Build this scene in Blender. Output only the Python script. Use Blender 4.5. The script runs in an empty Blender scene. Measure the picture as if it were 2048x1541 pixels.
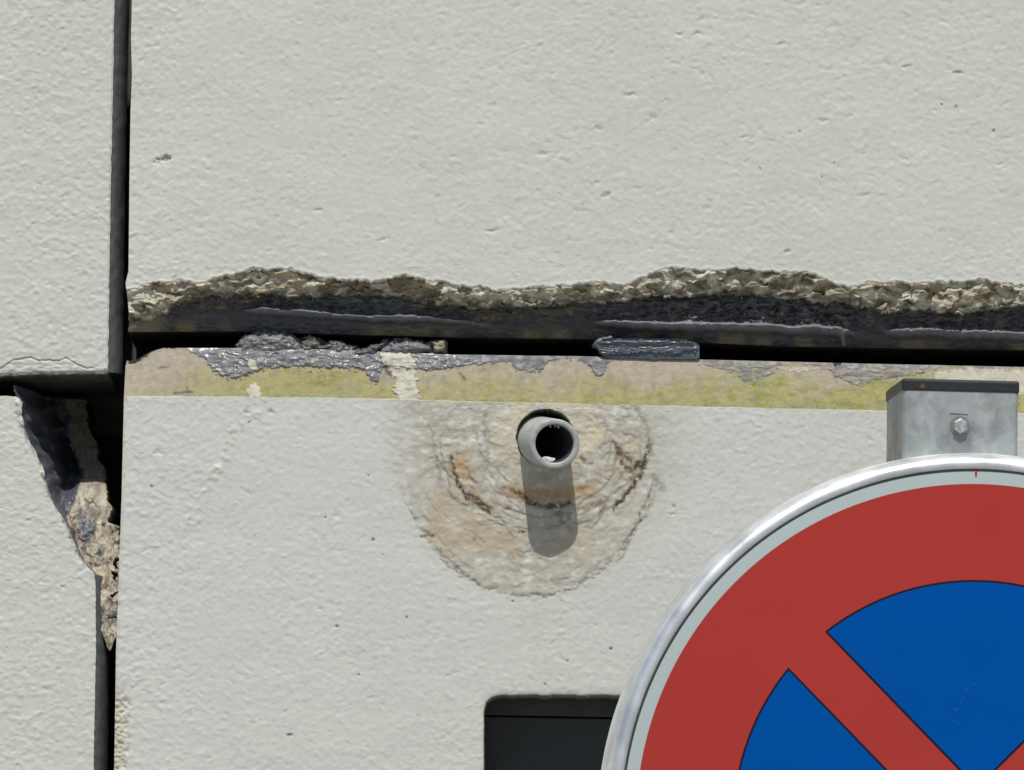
import bpy, bmesh, math, random
import numpy as np
from mathutils import Vector, Matrix

sc = bpy.context.scene
COL = sc.collection
PI = math.pi
R = math.radians

# ------------------------------------------------------------------ camera
S = 0.45e-3                     # metres of wall per photo pixel
DIST, PITCH, ROLL, ZC = 6.2, R(6.0), R(-1.0), 2.2
CAMP = np.array([0.0, -DIST, ZC - DIST * math.tan(PITCH)])
FWD = np.array([0.0, math.cos(PITCH), math.sin(PITCH)])
X0 = np.array([1.0, 0.0, 0.0]); Z0 = np.array([0.0, -math.sin(PITCH), math.cos(PITCH)])
RT = math.cos(ROLL) * X0 - math.sin(ROLL) * Z0
UP = math.sin(ROLL) * X0 + math.cos(ROLL) * Z0
FPX = (DIST / math.cos(PITCH)) / S          # focal length in photo pixels
cam = bpy.data.cameras.new('camera'); camo = bpy.data.objects.new('camera', cam); COL.objects.link(camo)
cam.sensor_width = 36.0; cam.lens = 36.0 * FPX / 2048.0
cam.clip_start = 0.1; cam.clip_end = 3000
camo.matrix_world = Matrix(((RT[0], UP[0], -FWD[0], CAMP[0]), (RT[1], UP[1], -FWD[1], CAMP[1]),
                            (RT[2], UP[2], -FWD[2], CAMP[2]), (0, 0, 0, 1)))
sc.camera = camo

# ------------------------------------------------------------------ sky, sun, exposure
ELEV = R(63.0); AZ = R(0.5)
w = bpy.data.worlds.new('World'); sc.world = w; w.use_nodes = True
nt = w.node_tree; nt.nodes.clear()
sky = nt.nodes.new('ShaderNodeTexSky'); sky.sky_type = 'NISHITA'; sky.sun_disc = False
sky.sun_elevation = ELEV; sky.sun_rotation = PI - AZ; sky.air_density = 1.0; sky.dust_density = 1.2; sky.ozone_density = 1.0
bg = nt.nodes.new('ShaderNodeBackground'); bg.inputs[1].default_value = 0.09
wo = nt.nodes.new('ShaderNodeOutputWorld')
nt.links.new(sky.outputs[0], bg.inputs[0]); nt.links.new(bg.outputs[0], wo.inputs[0])
sl = bpy.data.lights.new('sun', 'SUN'); sl.energy = 4.0; sl.angle = R(0.5); sl.color = (1.0, 0.965, 0.90)
so = bpy.data.objects.new('sun', sl); COL.objects.link(so); so.rotation_euler = (PI / 2 - ELEV, 0, -AZ); so.location = (0, -5, 8)
sc.view_settings.view_transform = 'Standard'; sc.view_settings.look = 'None'
sc.view_settings.gamma = 1.0; sc.view_settings.use_curve_mapping = False
sc.view_settings.exposure = -0.27

# ------------------------------------------------------------------ point helpers
def p2w(u, v, Y=0.0):
    """photo point -> world point on the vertical plane y = Y"""
    u = np.asarray(u, float); v = np.asarray(v, float)
    a = (u - 1024.0) / FPX; b = (770.5 - v) / FPX
    dx = FWD[0] + a * RT[0] + b * UP[0]; dy = FWD[1] + a * RT[1] + b * UP[1]; dz = FWD[2] + a * RT[2] + b * UP[2]
    t = (Y - CAMP[1]) / dy
    return CAMP[0] + t * dx, CAMP[2] + t * dz
def P(u, v, Y=0.0):
    x, z = p2w(u, v, Y); return Vector((float(x), float(Y), float(z)))

# ------------------------------------------------------------------ noise
_rng = np.random.RandomState(7)
_perm = _rng.permutation(4096).astype(np.int64); _perm = np.concatenate([_perm, _perm])
_ga = _rng.rand(4096) * 2 * PI
_gx = np.cos(_ga); _gy = np.sin(_ga); _val = _rng.rand(4096)
def perlin(x, y, seed=0):
    x = x + seed * 37.17; y = y + seed * 91.3
    xi = np.floor(x).astype(np.int64); yi = np.floor(y).astype(np.int64)
    fx = x - xi; fy = y - yi
    def g(ix, iy, dx, dy):
        h = _perm[(_perm[ix & 4095] + iy) & 4095]
        return _gx[h] * dx + _gy[h] * dy
    sx = fx * fx * fx * (fx * (fx * 6 - 15) + 10); sy = fy * fy * fy * (fy * (fy * 6 - 15) + 10)
    a = g(xi, yi, fx, fy); b = g(xi + 1, yi, fx - 1, fy)
    c = g(xi, yi + 1, fx, fy - 1); d = g(xi + 1, yi + 1, fx - 1, fy - 1)
    return ((a + sx * (b - a)) * (1 - sy) + (c + sx * (d - c)) * sy) * 1.5
def fbm(x, y, o=4, seed=0, gain=.5):
    s = np.zeros_like(x); a = 1.0; n = 0
    for k in range(o):
        s += a * perlin(x * 2 ** k, y * 2 ** k, seed + k * 3 + 1); n += a; a *= gain
    return s / n
def cells(x, y, seed=0, facet=False):
    """jittered cells: distance to the nearest point, to the second, and the nearest cell's random value"""
    x = x + seed * 17.3; y = y + seed * 5.9
    xi = np.floor(x).astype(np.int64); yi = np.floor(y).astype(np.int64)
    f1 = np.full(x.shape, 9.0); f2 = np.full(x.shape, 9.0); idv = np.zeros(x.shape); ox = np.zeros(x.shape); oy = np.zeros(x.shape)
    for i in (-1, 0, 1):
        for j in (-1, 0, 1):
            h = _perm[(_perm[(xi + i) & 4095] + yi + j) & 4095]
            px = xi + i + _val[h]; py = yi + j + _val[_perm[h]]
            d = np.hypot(px - x, py - y)
            n = d < f1
            f2 = np.where(n, f1, np.minimum(f2, d)); idv = np.where(n, _val[(h * 7 + 3) & 4095], idv); ox = np.where(n, x - px, ox); oy = np.where(n, y - py, oy); f1 = np.where(n, d, f1)
    if facet:                                   # a randomly tilted plane in every cell
        k = (idv * 4095).astype(np.int64)
        return f1, f2, idv, ox * _gx[k] + oy * _gy[k]
    return f1, f2, idv
def sst(a, b, x):
    t = np.clip((x - a) / (b - a), 0, 1); return t * t * (3 - 2 * t)
def curve(pts):
    xs = np.array([p[0] for p in pts], float); ys = np.array([p[1] for p in pts], float)
    return lambda t: np.interp(t, xs, ys)
def stroke(U, V, pts, wd, warp=3.0, seed=0, taper=True):
    """soft mask along a polyline, wobbly"""
    pts = np.array(pts, float)
    m = 4 * wd + 3 * warp
    sel = (U > pts[:, 0].min() - m) & (U < pts[:, 0].max() + m) & (V > pts[:, 1].min() - m) & (V < pts[:, 1].max() + m)
    out = np.zeros(U.shape)
    if not sel.any(): return out
    u = U[sel]; v = V[sel]
    u2 = u + warp * perlin(u / 14, v / 14, seed + 50) * 1.6 + warp * .6 * perlin(u / 5, v / 5, seed + 51)
    v2 = v + warp * perlin(u / 14, v / 14, seed + 52) * 1.6 + warp * .6 * perlin(u / 5, v / 5, seed + 53)
    d = np.full(u.shape, 1e9)
    for a, b in zip(pts[:-1], pts[1:]):
        ab = b - a; L2 = (ab ** 2).sum() + 1e-9
        t = np.clip(((u2 - a[0]) * ab[0] + (v2 - a[1]) * ab[1]) / L2, 0, 1)
        d = np.minimum(d, np.hypot(u2 - a[0] - t * ab[0], v2 - a[1] - t * ab[1]))
    out[sel] = np.exp(-(d / wd) ** 2)
    return out
def inpoly(U, V, pts):
    pts = np.array(pts, float); r = np.zeros(U.shape, bool)
    n = len(pts)
    for i in range(n):
        x1, y1 = pts[i]; x2, y2 = pts[(i + 1) % n]
        if y1 == y2: continue
        c = ((y1 > V) != (y2 > V)) & (U < (x2 - x1) * (V - y1) / (y2 - y1) + x1)
        r ^= c
    return r
def polydist(U, V, pts, rough=0, sc_=12., seed=0):
    """signed distance in pixels (negative inside) to a closed outline, roughened; far points get +99"""
    pts = np.array(pts, float); out = np.full(U.shape, 99.0)
    sel = (U > pts[:, 0].min() - 30) & (U < pts[:, 0].max() + 30) & (V > pts[:, 1].min() - 30) & (V < pts[:, 1].max() + 30)
    if not sel.any(): return out
    u = U[sel]; v = V[sel]; d = np.full(u.shape, 1e9); q = np.vstack([pts, pts[:1]])
    for a, b in zip(q[:-1], q[1:]):
        ab = b - a; L2 = (ab ** 2).sum() + 1e-9
        t = np.clip(((u - a[0]) * ab[0] + (v - a[1]) * ab[1]) / L2, 0, 1)
        d = np.minimum(d, np.hypot(u - a[0] - t * ab[0], v - a[1] - t * ab[1]))
    d = np.where(inpoly(u, v, pts), -d, d)
    out[sel] = d + rough * (fbm(u / sc_, v / sc_, 3, seed + 70) * 2)
    return out
def mix(c, col, m):
    m = np.clip(m, 0, 1)[..., None]
    return c * (1 - m) + np.array(col, float) * m

# ------------------------------------------------------------------ materials
def nodes(name):
    m = bpy.data.materials.new(name); m.use_nodes = True
    t = m.node_tree; b = t.nodes['Principled BSDF']
    return m, t, b
def setin(b, k, v):
    if k in b.inputs: b.inputs[k].default_value = v
def surf_material(name, grain=.06, bump_scale=900., bump=.25, bump_dist=.0003, spec=.3, detail=6.):
    """colour and roughness are the surface's own (attributes made below by noise); grain and bump are nodes"""
    m, t, b = nodes(name)
    a = t.nodes.new('ShaderNodeAttribute'); a.attribute_name = 'tint'
    r = t.nodes.new('ShaderNodeAttribute'); r.attribute_name = 'rough'
    tc = t.nodes.new('ShaderNodeTexCoord')
    n = t.nodes.new('ShaderNodeTexNoise'); n.inputs['Scale'].default_value = bump_scale; n.inputs['Detail'].default_value = detail
    n2 = t.nodes.new('ShaderNodeTexNoise'); n2.inputs['Scale'].default_value = bump_scale * .35; n2.inputs['Detail'].default_value = 4
    mr = t.nodes.new('ShaderNodeMapRange'); mr.inputs[1].default_value = .3; mr.inputs[2].default_value = .7
    mr.inputs[3].default_value = 1 - grain; mr.inputs[4].default_value = 1 + grain
    vm = t.nodes.new('ShaderNodeVectorMath'); vm.operation = 'SCALE'
    bp = t.nodes.new('ShaderNodeBump'); bp.inputs['Strength'].default_value = bump; bp.inputs['Distance'].default_value = bump_dist
    L = t.links.new
    L(tc.outputs['Object'], n.inputs['Vector']); L(tc.outputs['Object'], n2.inputs['Vector'])
    L(n2.outputs['Fac'], mr.inputs[0]); L(a.outputs['Color'], vm.inputs[0]); L(mr.outputs[0], vm.inputs['Scale'])
    L(vm.outputs[0], b.inputs['Base Color']); L(r.outputs['Fac'], b.inputs['Roughness'])
    L(n.outputs['Fac'], bp.inputs['Height']); L(bp.outputs[0], b.inputs['Normal'])
    setin(b, 'Specular IOR Level', spec)
    return m
def plain(name, col, rough=.5, metal=0., spec=.5, var=.08, scale=60., bump=.0, stretch=(1, 1, 1), bscale=None, rvar=0.):
    m, t, b = nodes(name)
    L = t.links.new
    tc = t.nodes.new('ShaderNodeTexCoord'); mp = t.nodes.new('ShaderNodeMapping'); mp.inputs['Scale'].default_value = stretch
    n = t.nodes.new('ShaderNodeTexNoise'); n.inputs['Scale'].default_value = scale; n.inputs['Detail'].default_value = 7
    L(tc.outputs['Object'], mp.inputs[0]); L(mp.outputs[0], n.inputs['Vector'])
    mx = t.nodes.new('ShaderNodeMix'); mx.data_type = 'RGBA'
    mx.inputs[6].default_value = tuple(c * (1 - var) for c in col) + (1,); mx.inputs[7].default_value = tuple(min(1, c * (1 + var)) for c in col) + (1,)
    mr = t.nodes.new('ShaderNodeMapRange'); mr.inputs[1].default_value = .35; mr.inputs[2].default_value = .65
    L(n.outputs['Fac'], mr.inputs[0]); L(mr.outputs[0], mx.inputs[0]); L(mx.outputs[2], b.inputs['Base Color'])
    b.inputs['Roughness'].default_value = rough; b.inputs['Metallic'].default_value = metal; setin(b, 'Specular IOR Level', spec)
    if rvar:
        m2 = t.nodes.new('ShaderNodeMapRange'); m2.inputs[1].default_value = .3; m2.inputs[2].default_value = .7
        m2.inputs[3].default_value = rough - rvar; m2.inputs[4].default_value = rough + rvar
        L(n.outputs['Fac'], m2.inputs[0]); L(m2.outputs[0], b.inputs['Roughness'])
    if bump:
        n2 = t.nodes.new('ShaderNodeTexNoise'); n2.inputs['Scale'].default_value = bscale or scale * 4; n2.inputs['Detail'].default_value = 5
        L(mp.outputs[0], n2.inputs['Vector'])
        bp = t.nodes.new('ShaderNodeBump'); bp.inputs['Strength'].default_value = bump; bp.inputs['Distance'].default_value = .0005
        L(n2.outputs['Fac'], bp.inputs['Height']); L(bp.outputs[0], b.inputs['Normal'])
    return m

M = {}
M['paint'] = surf_material('painted_render', grain=.035, bump_scale=520., bump=.35, bump_dist=.00025, spec=.25)
M['broken'] = surf_material('broken_concrete', grain=.16, bump_scale=420., bump=.32, bump_dist=.0008, spec=.2)
M['tar'] = surf_material('tar_seal', grain=.15, bump_scale=300., bump=.45, bump_dist=.0008, spec=.5, detail=3.)
M['stain'] = surf_material('stained_render', grain=.06, bump_scale=560., bump=.42, bump_dist=.0003, spec=.22)
M['ledge'] = surf_material('weathered_ledge', grain=.10, bump_scale=500., bump=.4, bump_dist=.0004, spec=.2)

# ------------------------------------------------------------------ object helpers
def tag(o, label=None, cat=None, group=None, kind=None):
    for k, v in (('label', label), ('category', cat), ('group', group), ('kind', kind)):
        if v: o[k] = v
    return o
def empty(name, loc, label, cat, rotz=0.):
    o = bpy.data.objects.new(name, None); COL.objects.link(o); o.location = loc; o.rotation_euler = (0, 0, rotz)
    o.empty_display_size = .05
    return tag(o, label, cat)
def link(name, me, mat, parent=None):
    o = bpy.data.objects.new(name, me); COL.objects.link(o)
    if mat: me.materials.append(mat)
    if parent: o.parent = parent
    return o
def from_bm(name, bm, mat, parent=None, smooth=False):
    me = bpy.data.meshes.new(name); bmesh.ops.recalc_face_normals(bm, faces=bm.faces[:]); bm.to_mesh(me); bm.free()
    if smooth:
        me.polygons.foreach_set('use_smooth', [True] * len(me.polygons))
    return link(name, me, mat, parent)

WALL = None
def grid_mesh(name, X, Y, Z, colr, rough, facemask, mat, parent, smooth=True):
    """one mesh from the faces of a structured sheet that facemask keeps"""
    nr, nc = X.shape
    idx = np.arange(nr * nc).reshape(nr, nc)
    q = np.stack([idx[:-1, :-1], idx[1:, :-1], idx[1:, 1:], idx[:-1, 1:]], -1)[facemask]
    if len(q) == 0: return None
    used, inv = np.unique(q.ravel(), return_inverse=True)
    co = np.stack([X.ravel()[used], Y.ravel()[used], Z.ravel()[used]], -1).astype(np.float32)
    me = bpy.data.meshes.new(name)
    me.vertices.add(len(used)); me.vertices.foreach_set('co', co.ravel())
    nf = len(q); me.loops.add(nf * 4); me.loops.foreach_set('vertex_index', inv.astype(np.int32).ravel())
    me.polygons.add(nf); me.polygons.foreach_set('loop_start', np.arange(0, nf * 4, 4, dtype=np.int32))
    me.polygons.foreach_set('use_smooth', np.full(nf, smooth))
    a = me.attributes.new('tint', 'FLOAT_COLOR', 'POINT')
    c4 = np.ones((len(used), 4), np.float32); c4[:, :3] = np.clip(colr.reshape(-1, 3)[used], 0, 1); a.data.foreach_set('color', c4.ravel())
    b = me.attributes.new('rough', 'FLOAT', 'POINT'); b.data.foreach_set('value', rough.ravel()[used].astype(np.float32))
    me.update(calc_edges=True); me.validate()
    return link(name, me, mat, parent)

def spaced(stops):
    """stops: list of (start, step) ... final (end,) -> monotone array"""
    out = []
    for (a, st), nx in zip(stops[:-1], stops[1:]):
        n = max(1, int(round((nx[0] - a) / st))); out += list(np.linspace(a, nx[0], n, endpoint=False))
    out.append(stops[-1][0]); return np.array(out, float)

# ------------------------------------------------------------------ measured outlines, in photo pixels
E = curve([(100,585),(254,580),(285,573),(299,568),(330,566),(358,561),(396,569),(430,559),(464,550),(509,540),(550,541),(581,538),(599,545),
 (636,554),(654,559),(700,561),(744,565),(779,557),(806,551),(841,560),(875,564),(899,569),(944,577),(961,574),(989,584),(1013,581),
 (1064,577),(1137,572),(1203,565),(1246,572),(1273,561),(1317,544),(1352,537),(1413,543),(1479,539),(1523,544),(1610,547),(1654,561),
 (1698,578),(1738,566),(1790,564),(1834,570),(1869,565),(1917,566),(1961,561),(2005,570),(2048,572),(2150,560),(2300,578),(2500,565),(9000,650)])
T = curve([(200,640),(300,640),(344,614),(371,599),(413,593),(481,590),(537,587),(585,593),(636,590),(700,588),(772,588),(841,600),(910,612),
 (961,612),(1013,615),(1116,608),(1185,603),(1281,594),(1303,588),(1347,594),(1413,588),(1479,590),(1545,592),(1610,599),(1676,603),
 (1755,618),(1768,627),(1808,618),(1939,625),(2005,614),(2048,607),(2300,615),(9000,690)])
RG = curve([(200,630),(523,616),(617,622),(700,630),(738,631),(841,632),(910,638),(978,644),(1216,641),(1325,647),(1457,648),(1545,650),
 (1588,656),(1632,652),(1711,662),(1786,660),(1852,658),(1939,662),(2048,666),(9000,790)])
G = curve([(200,657),(482,655),(617,660),(899,667),(1185,671),(1400,678),(1588,686),(2048,693),(9000,815)])
B = curve([(200,716),(268,714),(300,699),(325,692),(447,692),(600,693),(899,705),(1192,709),(1400,715),(1764,724),(2048,730),(9000,852)])
F = curve([(200,792),(247,793),(600,795),(796,799),(944,804),(1300,812),(1764,822),(2048,827),(9000,950)])
JR = curve([(-3000,334),(0,264),(80,262),(150,264),(220,261),(350,259),(560,257),(590,251),(620,254),(660,258),(700,250),(795,248),(1000,243),(1300,232),(1541,228),(5000,145)])
JLT = curve([(-3000,300),(0,229),(400,221),(740,216),(760,215)])
TB = curve([(200,640),(330,640),(380,702),(410,715),(425,738),(445,750),(470,755),(490,749),(520,736),(560,730),(600,731),(700,732),(728,735),(742,764),
 (756,762),(765,730),(835,736),(860,738),(900,733),(980,722),(1020,719),(1032,736),(1060,743),(1085,736),(1100,717),(1150,713),(1180,730),
 (1192,752),(1206,752),(1214,730),(1225,716),(1395,716),(1410,732),(1440,738),(1470,742),(1490,765),(1505,770),(1520,757),(1550,745),(1562,729),
 (1620,729),(1660,745),(1700,767),(1722,776),(1740,768),(1770,757),(1800,752),(1850,745),(1870,737),(1900,733),(2048,736),(2400,750),(9000,800)])

PAINT = np.array([.660, .666, .598])
THICK = .20

def wall_relief(U, V, seed=0, fade=None):
    """hand-trowelled, many times painted render: metres towards the viewer, and a colour factor"""
    u = U + .15 * V; v = V - .05 * U
    wx = u + 6 * perlin(u / 40, v / 34, seed + 20); wy = v + 5 * perlin(u / 35, v / 30, seed + 21)
    amp = 1 + .7 * sst(520, 250, U) + .35 * perlin(U / 200, V / 160, seed + 22)
    h = .00050 * perlin(u / 260, v / 190, seed + 1) + .00022 * perlin(u / 90, v / 70, seed + 23)
    g = .00010 * perlin(wx / 32, wy / 25, seed + 2) + .00011 * perlin(wx / 16, wy / 12, seed + 3) + .00006 * perlin(wx / 9, wy / 7, seed + 4) + .00003 * perlin(u / 5, v / 4, seed + 9)
    # isolated lips where one coat overlaps the next
    n = perlin(wx / 24, wy / 19, seed + 5)
    g = g + .00013 * sst(.02, .10, n) * sst(.12, .35, perlin(U / 48, V / 42, seed + 6))
    n = perlin(wx / 13 + 40, wy / 10, seed + 7)
    g = g + .00011 * sst(.05, .15, n) * sst(.12, .3, perlin(U / 36, V / 34, seed + 8))
    # small round blobs of paint and little hollows
    f1, f2, cid = cells(u / 15, v / 13, seed + 2)
    g = g + .00016 * sst(.55, .1, f1) * np.where(cid > .6, 1, np.where(cid < .12, -1.2, 0))
    h = h + g * amp
    return h

def pits(U, V, h, c, area, n, seed, big=()):
    """small dents and pinholes; area = (u0,u1,v0,v1)"""
    rs = np.random.RandomState(seed)
    us = U[0, :] if U.ndim == 2 else U; vs = V[:, 0]
    for k in range(n + len(big)):
        if k < len(big): pu, pv, a, b, dep, ang, dark = big[k]
        else:
            pu = rs.uniform(area[0], area[1]); pv = rs.uniform(area[2], area[3]); ang = rs.normal(.1, .5)
            if rs.rand() < .93: a = rs.uniform(4, 11); b = rs.uniform(2.2, 4.8); dep = rs.uniform(.0001, .00045); dark = rs.uniform(0, .10)
            else: a = b = rs.uniform(1.5, 2.4); dep = .0012; dark = rs.uniform(.5, .85)
        i0, i1 = np.searchsorted(us, [pu - 3.2 * a, pu + 3.2 * a]); j0, j1 = np.searchsorted(vs, [pv - 3.2 * a, pv + 3.2 * a])
        if i1 <= i0 or j1 <= j0: continue
        sl_ = (slice(j0, j1), slice(i0, i1))
        du = U[sl_] - pu; dv = V[sl_] - pv
        ca, sa = math.cos(ang), math.sin(ang)
        x = (du * ca - dv * sa) / a; y = (du * sa + dv * ca) / b
        y = y + .35 * x * x * rs.uniform(-.5, 1.5) + .9 * perlin(U[sl_] / 8, V[sl_] / 8, k); x = x + .5 * perlin(U[sl_] / 7, V[sl_] / 7, k + 9)
        m = np.exp(-(x * x + y * y) ** 1.3)
        h[sl_] -= dep * m
        c[sl_] *= (1 - dark * m)[..., None]

wall = empty('panel_wall', (0, 0, 0), 'tall wall of white painted concrete panels with open joints and a crumbling tarred seam', 'wall')
def add_skirt(arrs, side, depth=THICK):
    """repeat a border row/column pushed back to the panel's rear"""
    X, Y, Z, C, Q = arrs
    if side == 'left': X = np.hstack([X[:, :1], X]); Z = np.hstack([Z[:, :1], Z]); Y = np.hstack([np.full((Y.shape[0], 1), depth), Y]); C = np.concatenate([C[:, :1], C], 1); Q = np.hstack([Q[:, :1], Q])
    if side == 'right': X = np.hstack([X, X[:, -1:]]); Z = np.hstack([Z, Z[:, -1:]]); Y = np.hstack([Y, np.full((Y.shape[0], 1), depth)]); C = np.concatenate([C, C[:, -1:]], 1); Q = np.hstack([Q, Q[:, -1:]])
    if side == 'bottom': X = np.vstack([X, X[-1:]]); Z = np.vstack([Z, Z[-1:]]); Y = np.vstack([Y, np.full((1, Y.shape[1]), depth)]); C = np.concatenate([C, C[-1:]], 0); Q = np.vstack([Q, Q[-1:]])
    if side == 'top': X = np.vstack([X[:1], X]); Z = np.vstack([Z[:1], Z]); Y = np.vstack([np.full((1, Y.shape[1]), depth), Y]); C = np.concatenate([C[:1], C], 0); Q = np.vstack([Q[:1], Q])
    return X, Y, Z, C, Q
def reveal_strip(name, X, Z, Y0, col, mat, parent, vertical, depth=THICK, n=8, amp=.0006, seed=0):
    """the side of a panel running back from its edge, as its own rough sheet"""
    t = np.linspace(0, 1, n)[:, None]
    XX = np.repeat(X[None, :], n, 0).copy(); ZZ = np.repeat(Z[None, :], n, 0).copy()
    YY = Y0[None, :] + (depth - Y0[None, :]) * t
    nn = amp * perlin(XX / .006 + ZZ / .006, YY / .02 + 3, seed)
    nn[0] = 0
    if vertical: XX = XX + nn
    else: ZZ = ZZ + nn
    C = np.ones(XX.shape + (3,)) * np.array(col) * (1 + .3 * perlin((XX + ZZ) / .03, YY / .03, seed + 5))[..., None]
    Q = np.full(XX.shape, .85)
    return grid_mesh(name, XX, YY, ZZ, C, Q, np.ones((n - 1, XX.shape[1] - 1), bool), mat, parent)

# =================================================================== PANEL 1: upper right
def upper_right():
    us = spaced([(0, 2.0), (1800, 2.0), (2300, 6), (2700, 40), (4200, 140), (9000,)])          # distance from the joint
    tr = spaced([(-3200, 120), (-700, 24), (-300, 6), (-60, 2.2), (520, 1.1), (690,)])
    U0, V0 = np.meshgrid(us, tr)
    U = U0 + 255 + (JR(V0) - 255)          # whole sheet leans with the joint
    U = U0 + 256 + (JR(V0) - 256) * np.exp(-U0 / 500.)
    wgt = sst(420, 690, V0)
    V = V0 + (G(U) - 690) * wgt
    erough = 5 * fbm(U / 22, V * 0 + 3, 4, 11) + 5 * fbm(U / 9, V / 16, 3, 12)
    e = E(U) + erough
    trough = 13 * fbm(U / 30, V / 18, 5, 13, .6)
    tt = T(U) + trough
    rg = RG(U); g = G(U)
    h = wall_relief(U, V, 1)
    C = np.ones(U.shape + (3,)) * PAINT
    C *= (1 + .020 * perlin(U / 90, V / 60, 31) + .02 * perlin(U / 300, V / 260, 32))[..., None]
    C *= (1 + .016 * fbm(U / 26, V / 420, 3, 35) + .010 * fbm(U / 11, V / 9, 2, 36))[..., None]
    C = mix(C, (.66, .64, .54), .22 * sst(-.1, .5, perlin(U / 140, V / 60, 33)) * sst(380, 540, V) + .08 * sst(.0, .5, perlin(U / 60, V / 40, 34)))
    Q = np.full(U.shape, .62)
    big = [(334,319,22,7,.0024,.08,.42),(352,313,14,5,.0018,-.2,.3),(316,322,10,4,.0014,.3,.2),(991,181,3.2,3.2,.0012,0,.8),(1029,171,2.6,2.6,.001,0,.6),(1307,156,2.5,2.5,.001,0,.8),
           (876,74,5,4,.001,0,.5),(877,377,3,3,.001,0,.7),(1263,190,14,4,.0009,.05,.12),(1305,237,13,6,.0009,.5,.1),(1197,258,9,4,.0009,-.1,.2),
           (1212,391,10,4,.0011,.35,.25),(1085,308,12,3.5,.0009,.1,.15),(1393,69,10,4,.001,.2,.15),(985,462,15,4,.0009,.1,.2),(1916,146,10,3,.0011,.1,.5),
           (1645,242,12,4,.0008,-.1,.12),(122,34,10,5,.0009,-.2,.1),(1487,275,12,3,.0007,.2,.1),(512,203,10,4,.0008,-.3,.1),(450,212,8,3,.0008,-.4,.1),
           (1360,69,8,4,.0008,0,.1),(1573,504,9,3,.001,.4,.3),(765,480,14,3,.0007,.2,.15),(640,420,12,3,.0008,.1,.1),(1730,390,16,4,.0007,.1,.1),
           (1912,214,3,3,.001,0,.4),(1812,134,9,3,.0008,.2,.2),(1560,90,9,3,.0007,.2,.1),(268,178,7,4,.0012,-.6,.3),(2000,330,10,3,.0008,.2,.1)]
    pits(U, V, h, C, (270, 2080, -50, 520), 420, 5, big)
    y = -h
    # the painted skin curls and thins at the broken edge
    d = V - e                                               # pixels below the break
    y = np.where(d < 0, y + .0008 * np.exp(d / 1.2) - .0003 * np.exp(-((d + 4) / 3.) ** 2), y)
    C = mix(C, (.56, .53, .44), .5 * np.exp(np.clip(d, -60, 0) / 9.) * sst(-.35, .35, perlin(U / 18, V / 12, 41)) * (d < 0))
    # crumbled concrete sloping back
    z1 = (d >= 0)
    span = np.maximum(tt - e, 8.)
    t1 = np.clip(d / span, 0, 1)
    qx = U + 14 * perlin(U / 26, V / 22, 61) + 5 * perlin(U / 9, V / 8, 67); qy = V + 9 * perlin(U / 24, V / 20, 68) + 3 * perlin(U / 8, V / 8, 69)
    f1, f2, cid, fc = cells(qx / 36 + .35 * qy / 20, qy / 20, 2, True)
    g1, g2, gid, gc = cells(qx / 15, qy / 9 + .25 * qx / 15, 4, True)
    crumb = .0030 * (cid - .5) + .0070 * fc + .0010 * (gid - .5) + .0015 * gc + .0024 * fbm(U / 34, V / 20, 4, 62)
    # how far the break goes back: shallow under the lighter chips, deep in the hollows
    hollow = curve([(250,.35),(330,.45),(400,.6),(480,.75),(520,.55),(580,.5),(640,1.0),(700,1.2),(800,1.25),(900,1.0),(960,.45),(1040,.6),(1150,.6),(1240,.6),(1320,.42),(1420,.5),
                    (1480,.72),(1560,.95),(1640,.8),(1700,.45),(1760,.3),(1850,.55),(1920,.5),(2048,.45)])(U)
    broke = .0004 + .0098 * hollow * np.power(t1, .85) * (1 + .35 * perlin(U / 40, V / 25, 63))
    ybreak = broke - crumb * np.clip(d / 4, 0, 1) * .92
    bc = np.ones(U.shape + (3,)) * np.array([.40, .355, .255])
    bc = mix(bc, (.60, .56, .455), sst(.25, .75, cid * .5 + .25 * gid + .7 * perlin(U / 44, V / 26, 64) + .18) * .9)
    bc = mix(bc, (.20, .165, .10), sst(.0, .38, fbm(U / 40, V / 18, 4, 65) + .42 * (hollow - .5)) * .9)
    bc *= (1 - .35 * np.exp(-(f2 - f1) / .04) * sst(-.1, .3, perlin(U / 20, V / 20, 165)))[..., None]
    bc = mix(bc, (.13, .11, .07), .8 * np.exp(-np.abs(d - 2) / 2.5) * sst(-.05, .35, perlin(U / 25, V / 40, 66)))
    bc = mix(bc, (.09, .088, .085), .8 * sst(16, 1, tt - V) * sst(-.25, .25, fbm(U / 18, V / 12, 4, 87)))
    # tar coat over the lower part of the break
    tarm = (V > tt)
    t2 = np.clip((V - tt) / np.maximum(rg - tt, 6), 0, 1)
    lump = fbm(U / 22, V / 11, 4, 71, .6)
    ytar = np.maximum(broke, .017) + .006 * sst(0, 1, t2) - .0034 * lump - .0010 * np.abs(perlin(U / 6, V / 5, 72)) - .0012 * (cells(U / 12, V / 9, 9)[2] - .5)
    # drawn-out lip of sealant
    ripon = curve([(0,0),(480,0),(522,1),(860,1),(960,.25),(990,0),(1180,0),(1212,1),(1640,1),(1705,.4),(1730,0),(1765,0),(1790,1),(3000,1)])(U)
    rdv = V - rg - 2.5 * fbm(U / 24, V * 0, 3, 73)
    wide = 5.0 + 2.2 * sst(1220, 1300, U) + 1.5 * perlin(U / 40, V * 0, 88)
    ridge = .0150 * ripon * np.exp(-(rdv / (wide + 1.2 * perlin(U / 20, V * 0, 74))) ** 2) * (1 + .22 * perlin(U / 9, V / 6, 75))
    # drip off the lip
    drip = stroke(U, V, [(1672, 655), (1688, 664), (1690, 690)], 6, 2, 3)
    # below the lip the face rolls back into the open joint
    t3 = np.clip((V - rg) / np.maximum(g - rg, 6), 0, 1)
    ylow = .0245 + .007 * t3 ** 1.5 - .0010 * fbm(U / 14, V / 6, 3, 76)
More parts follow.
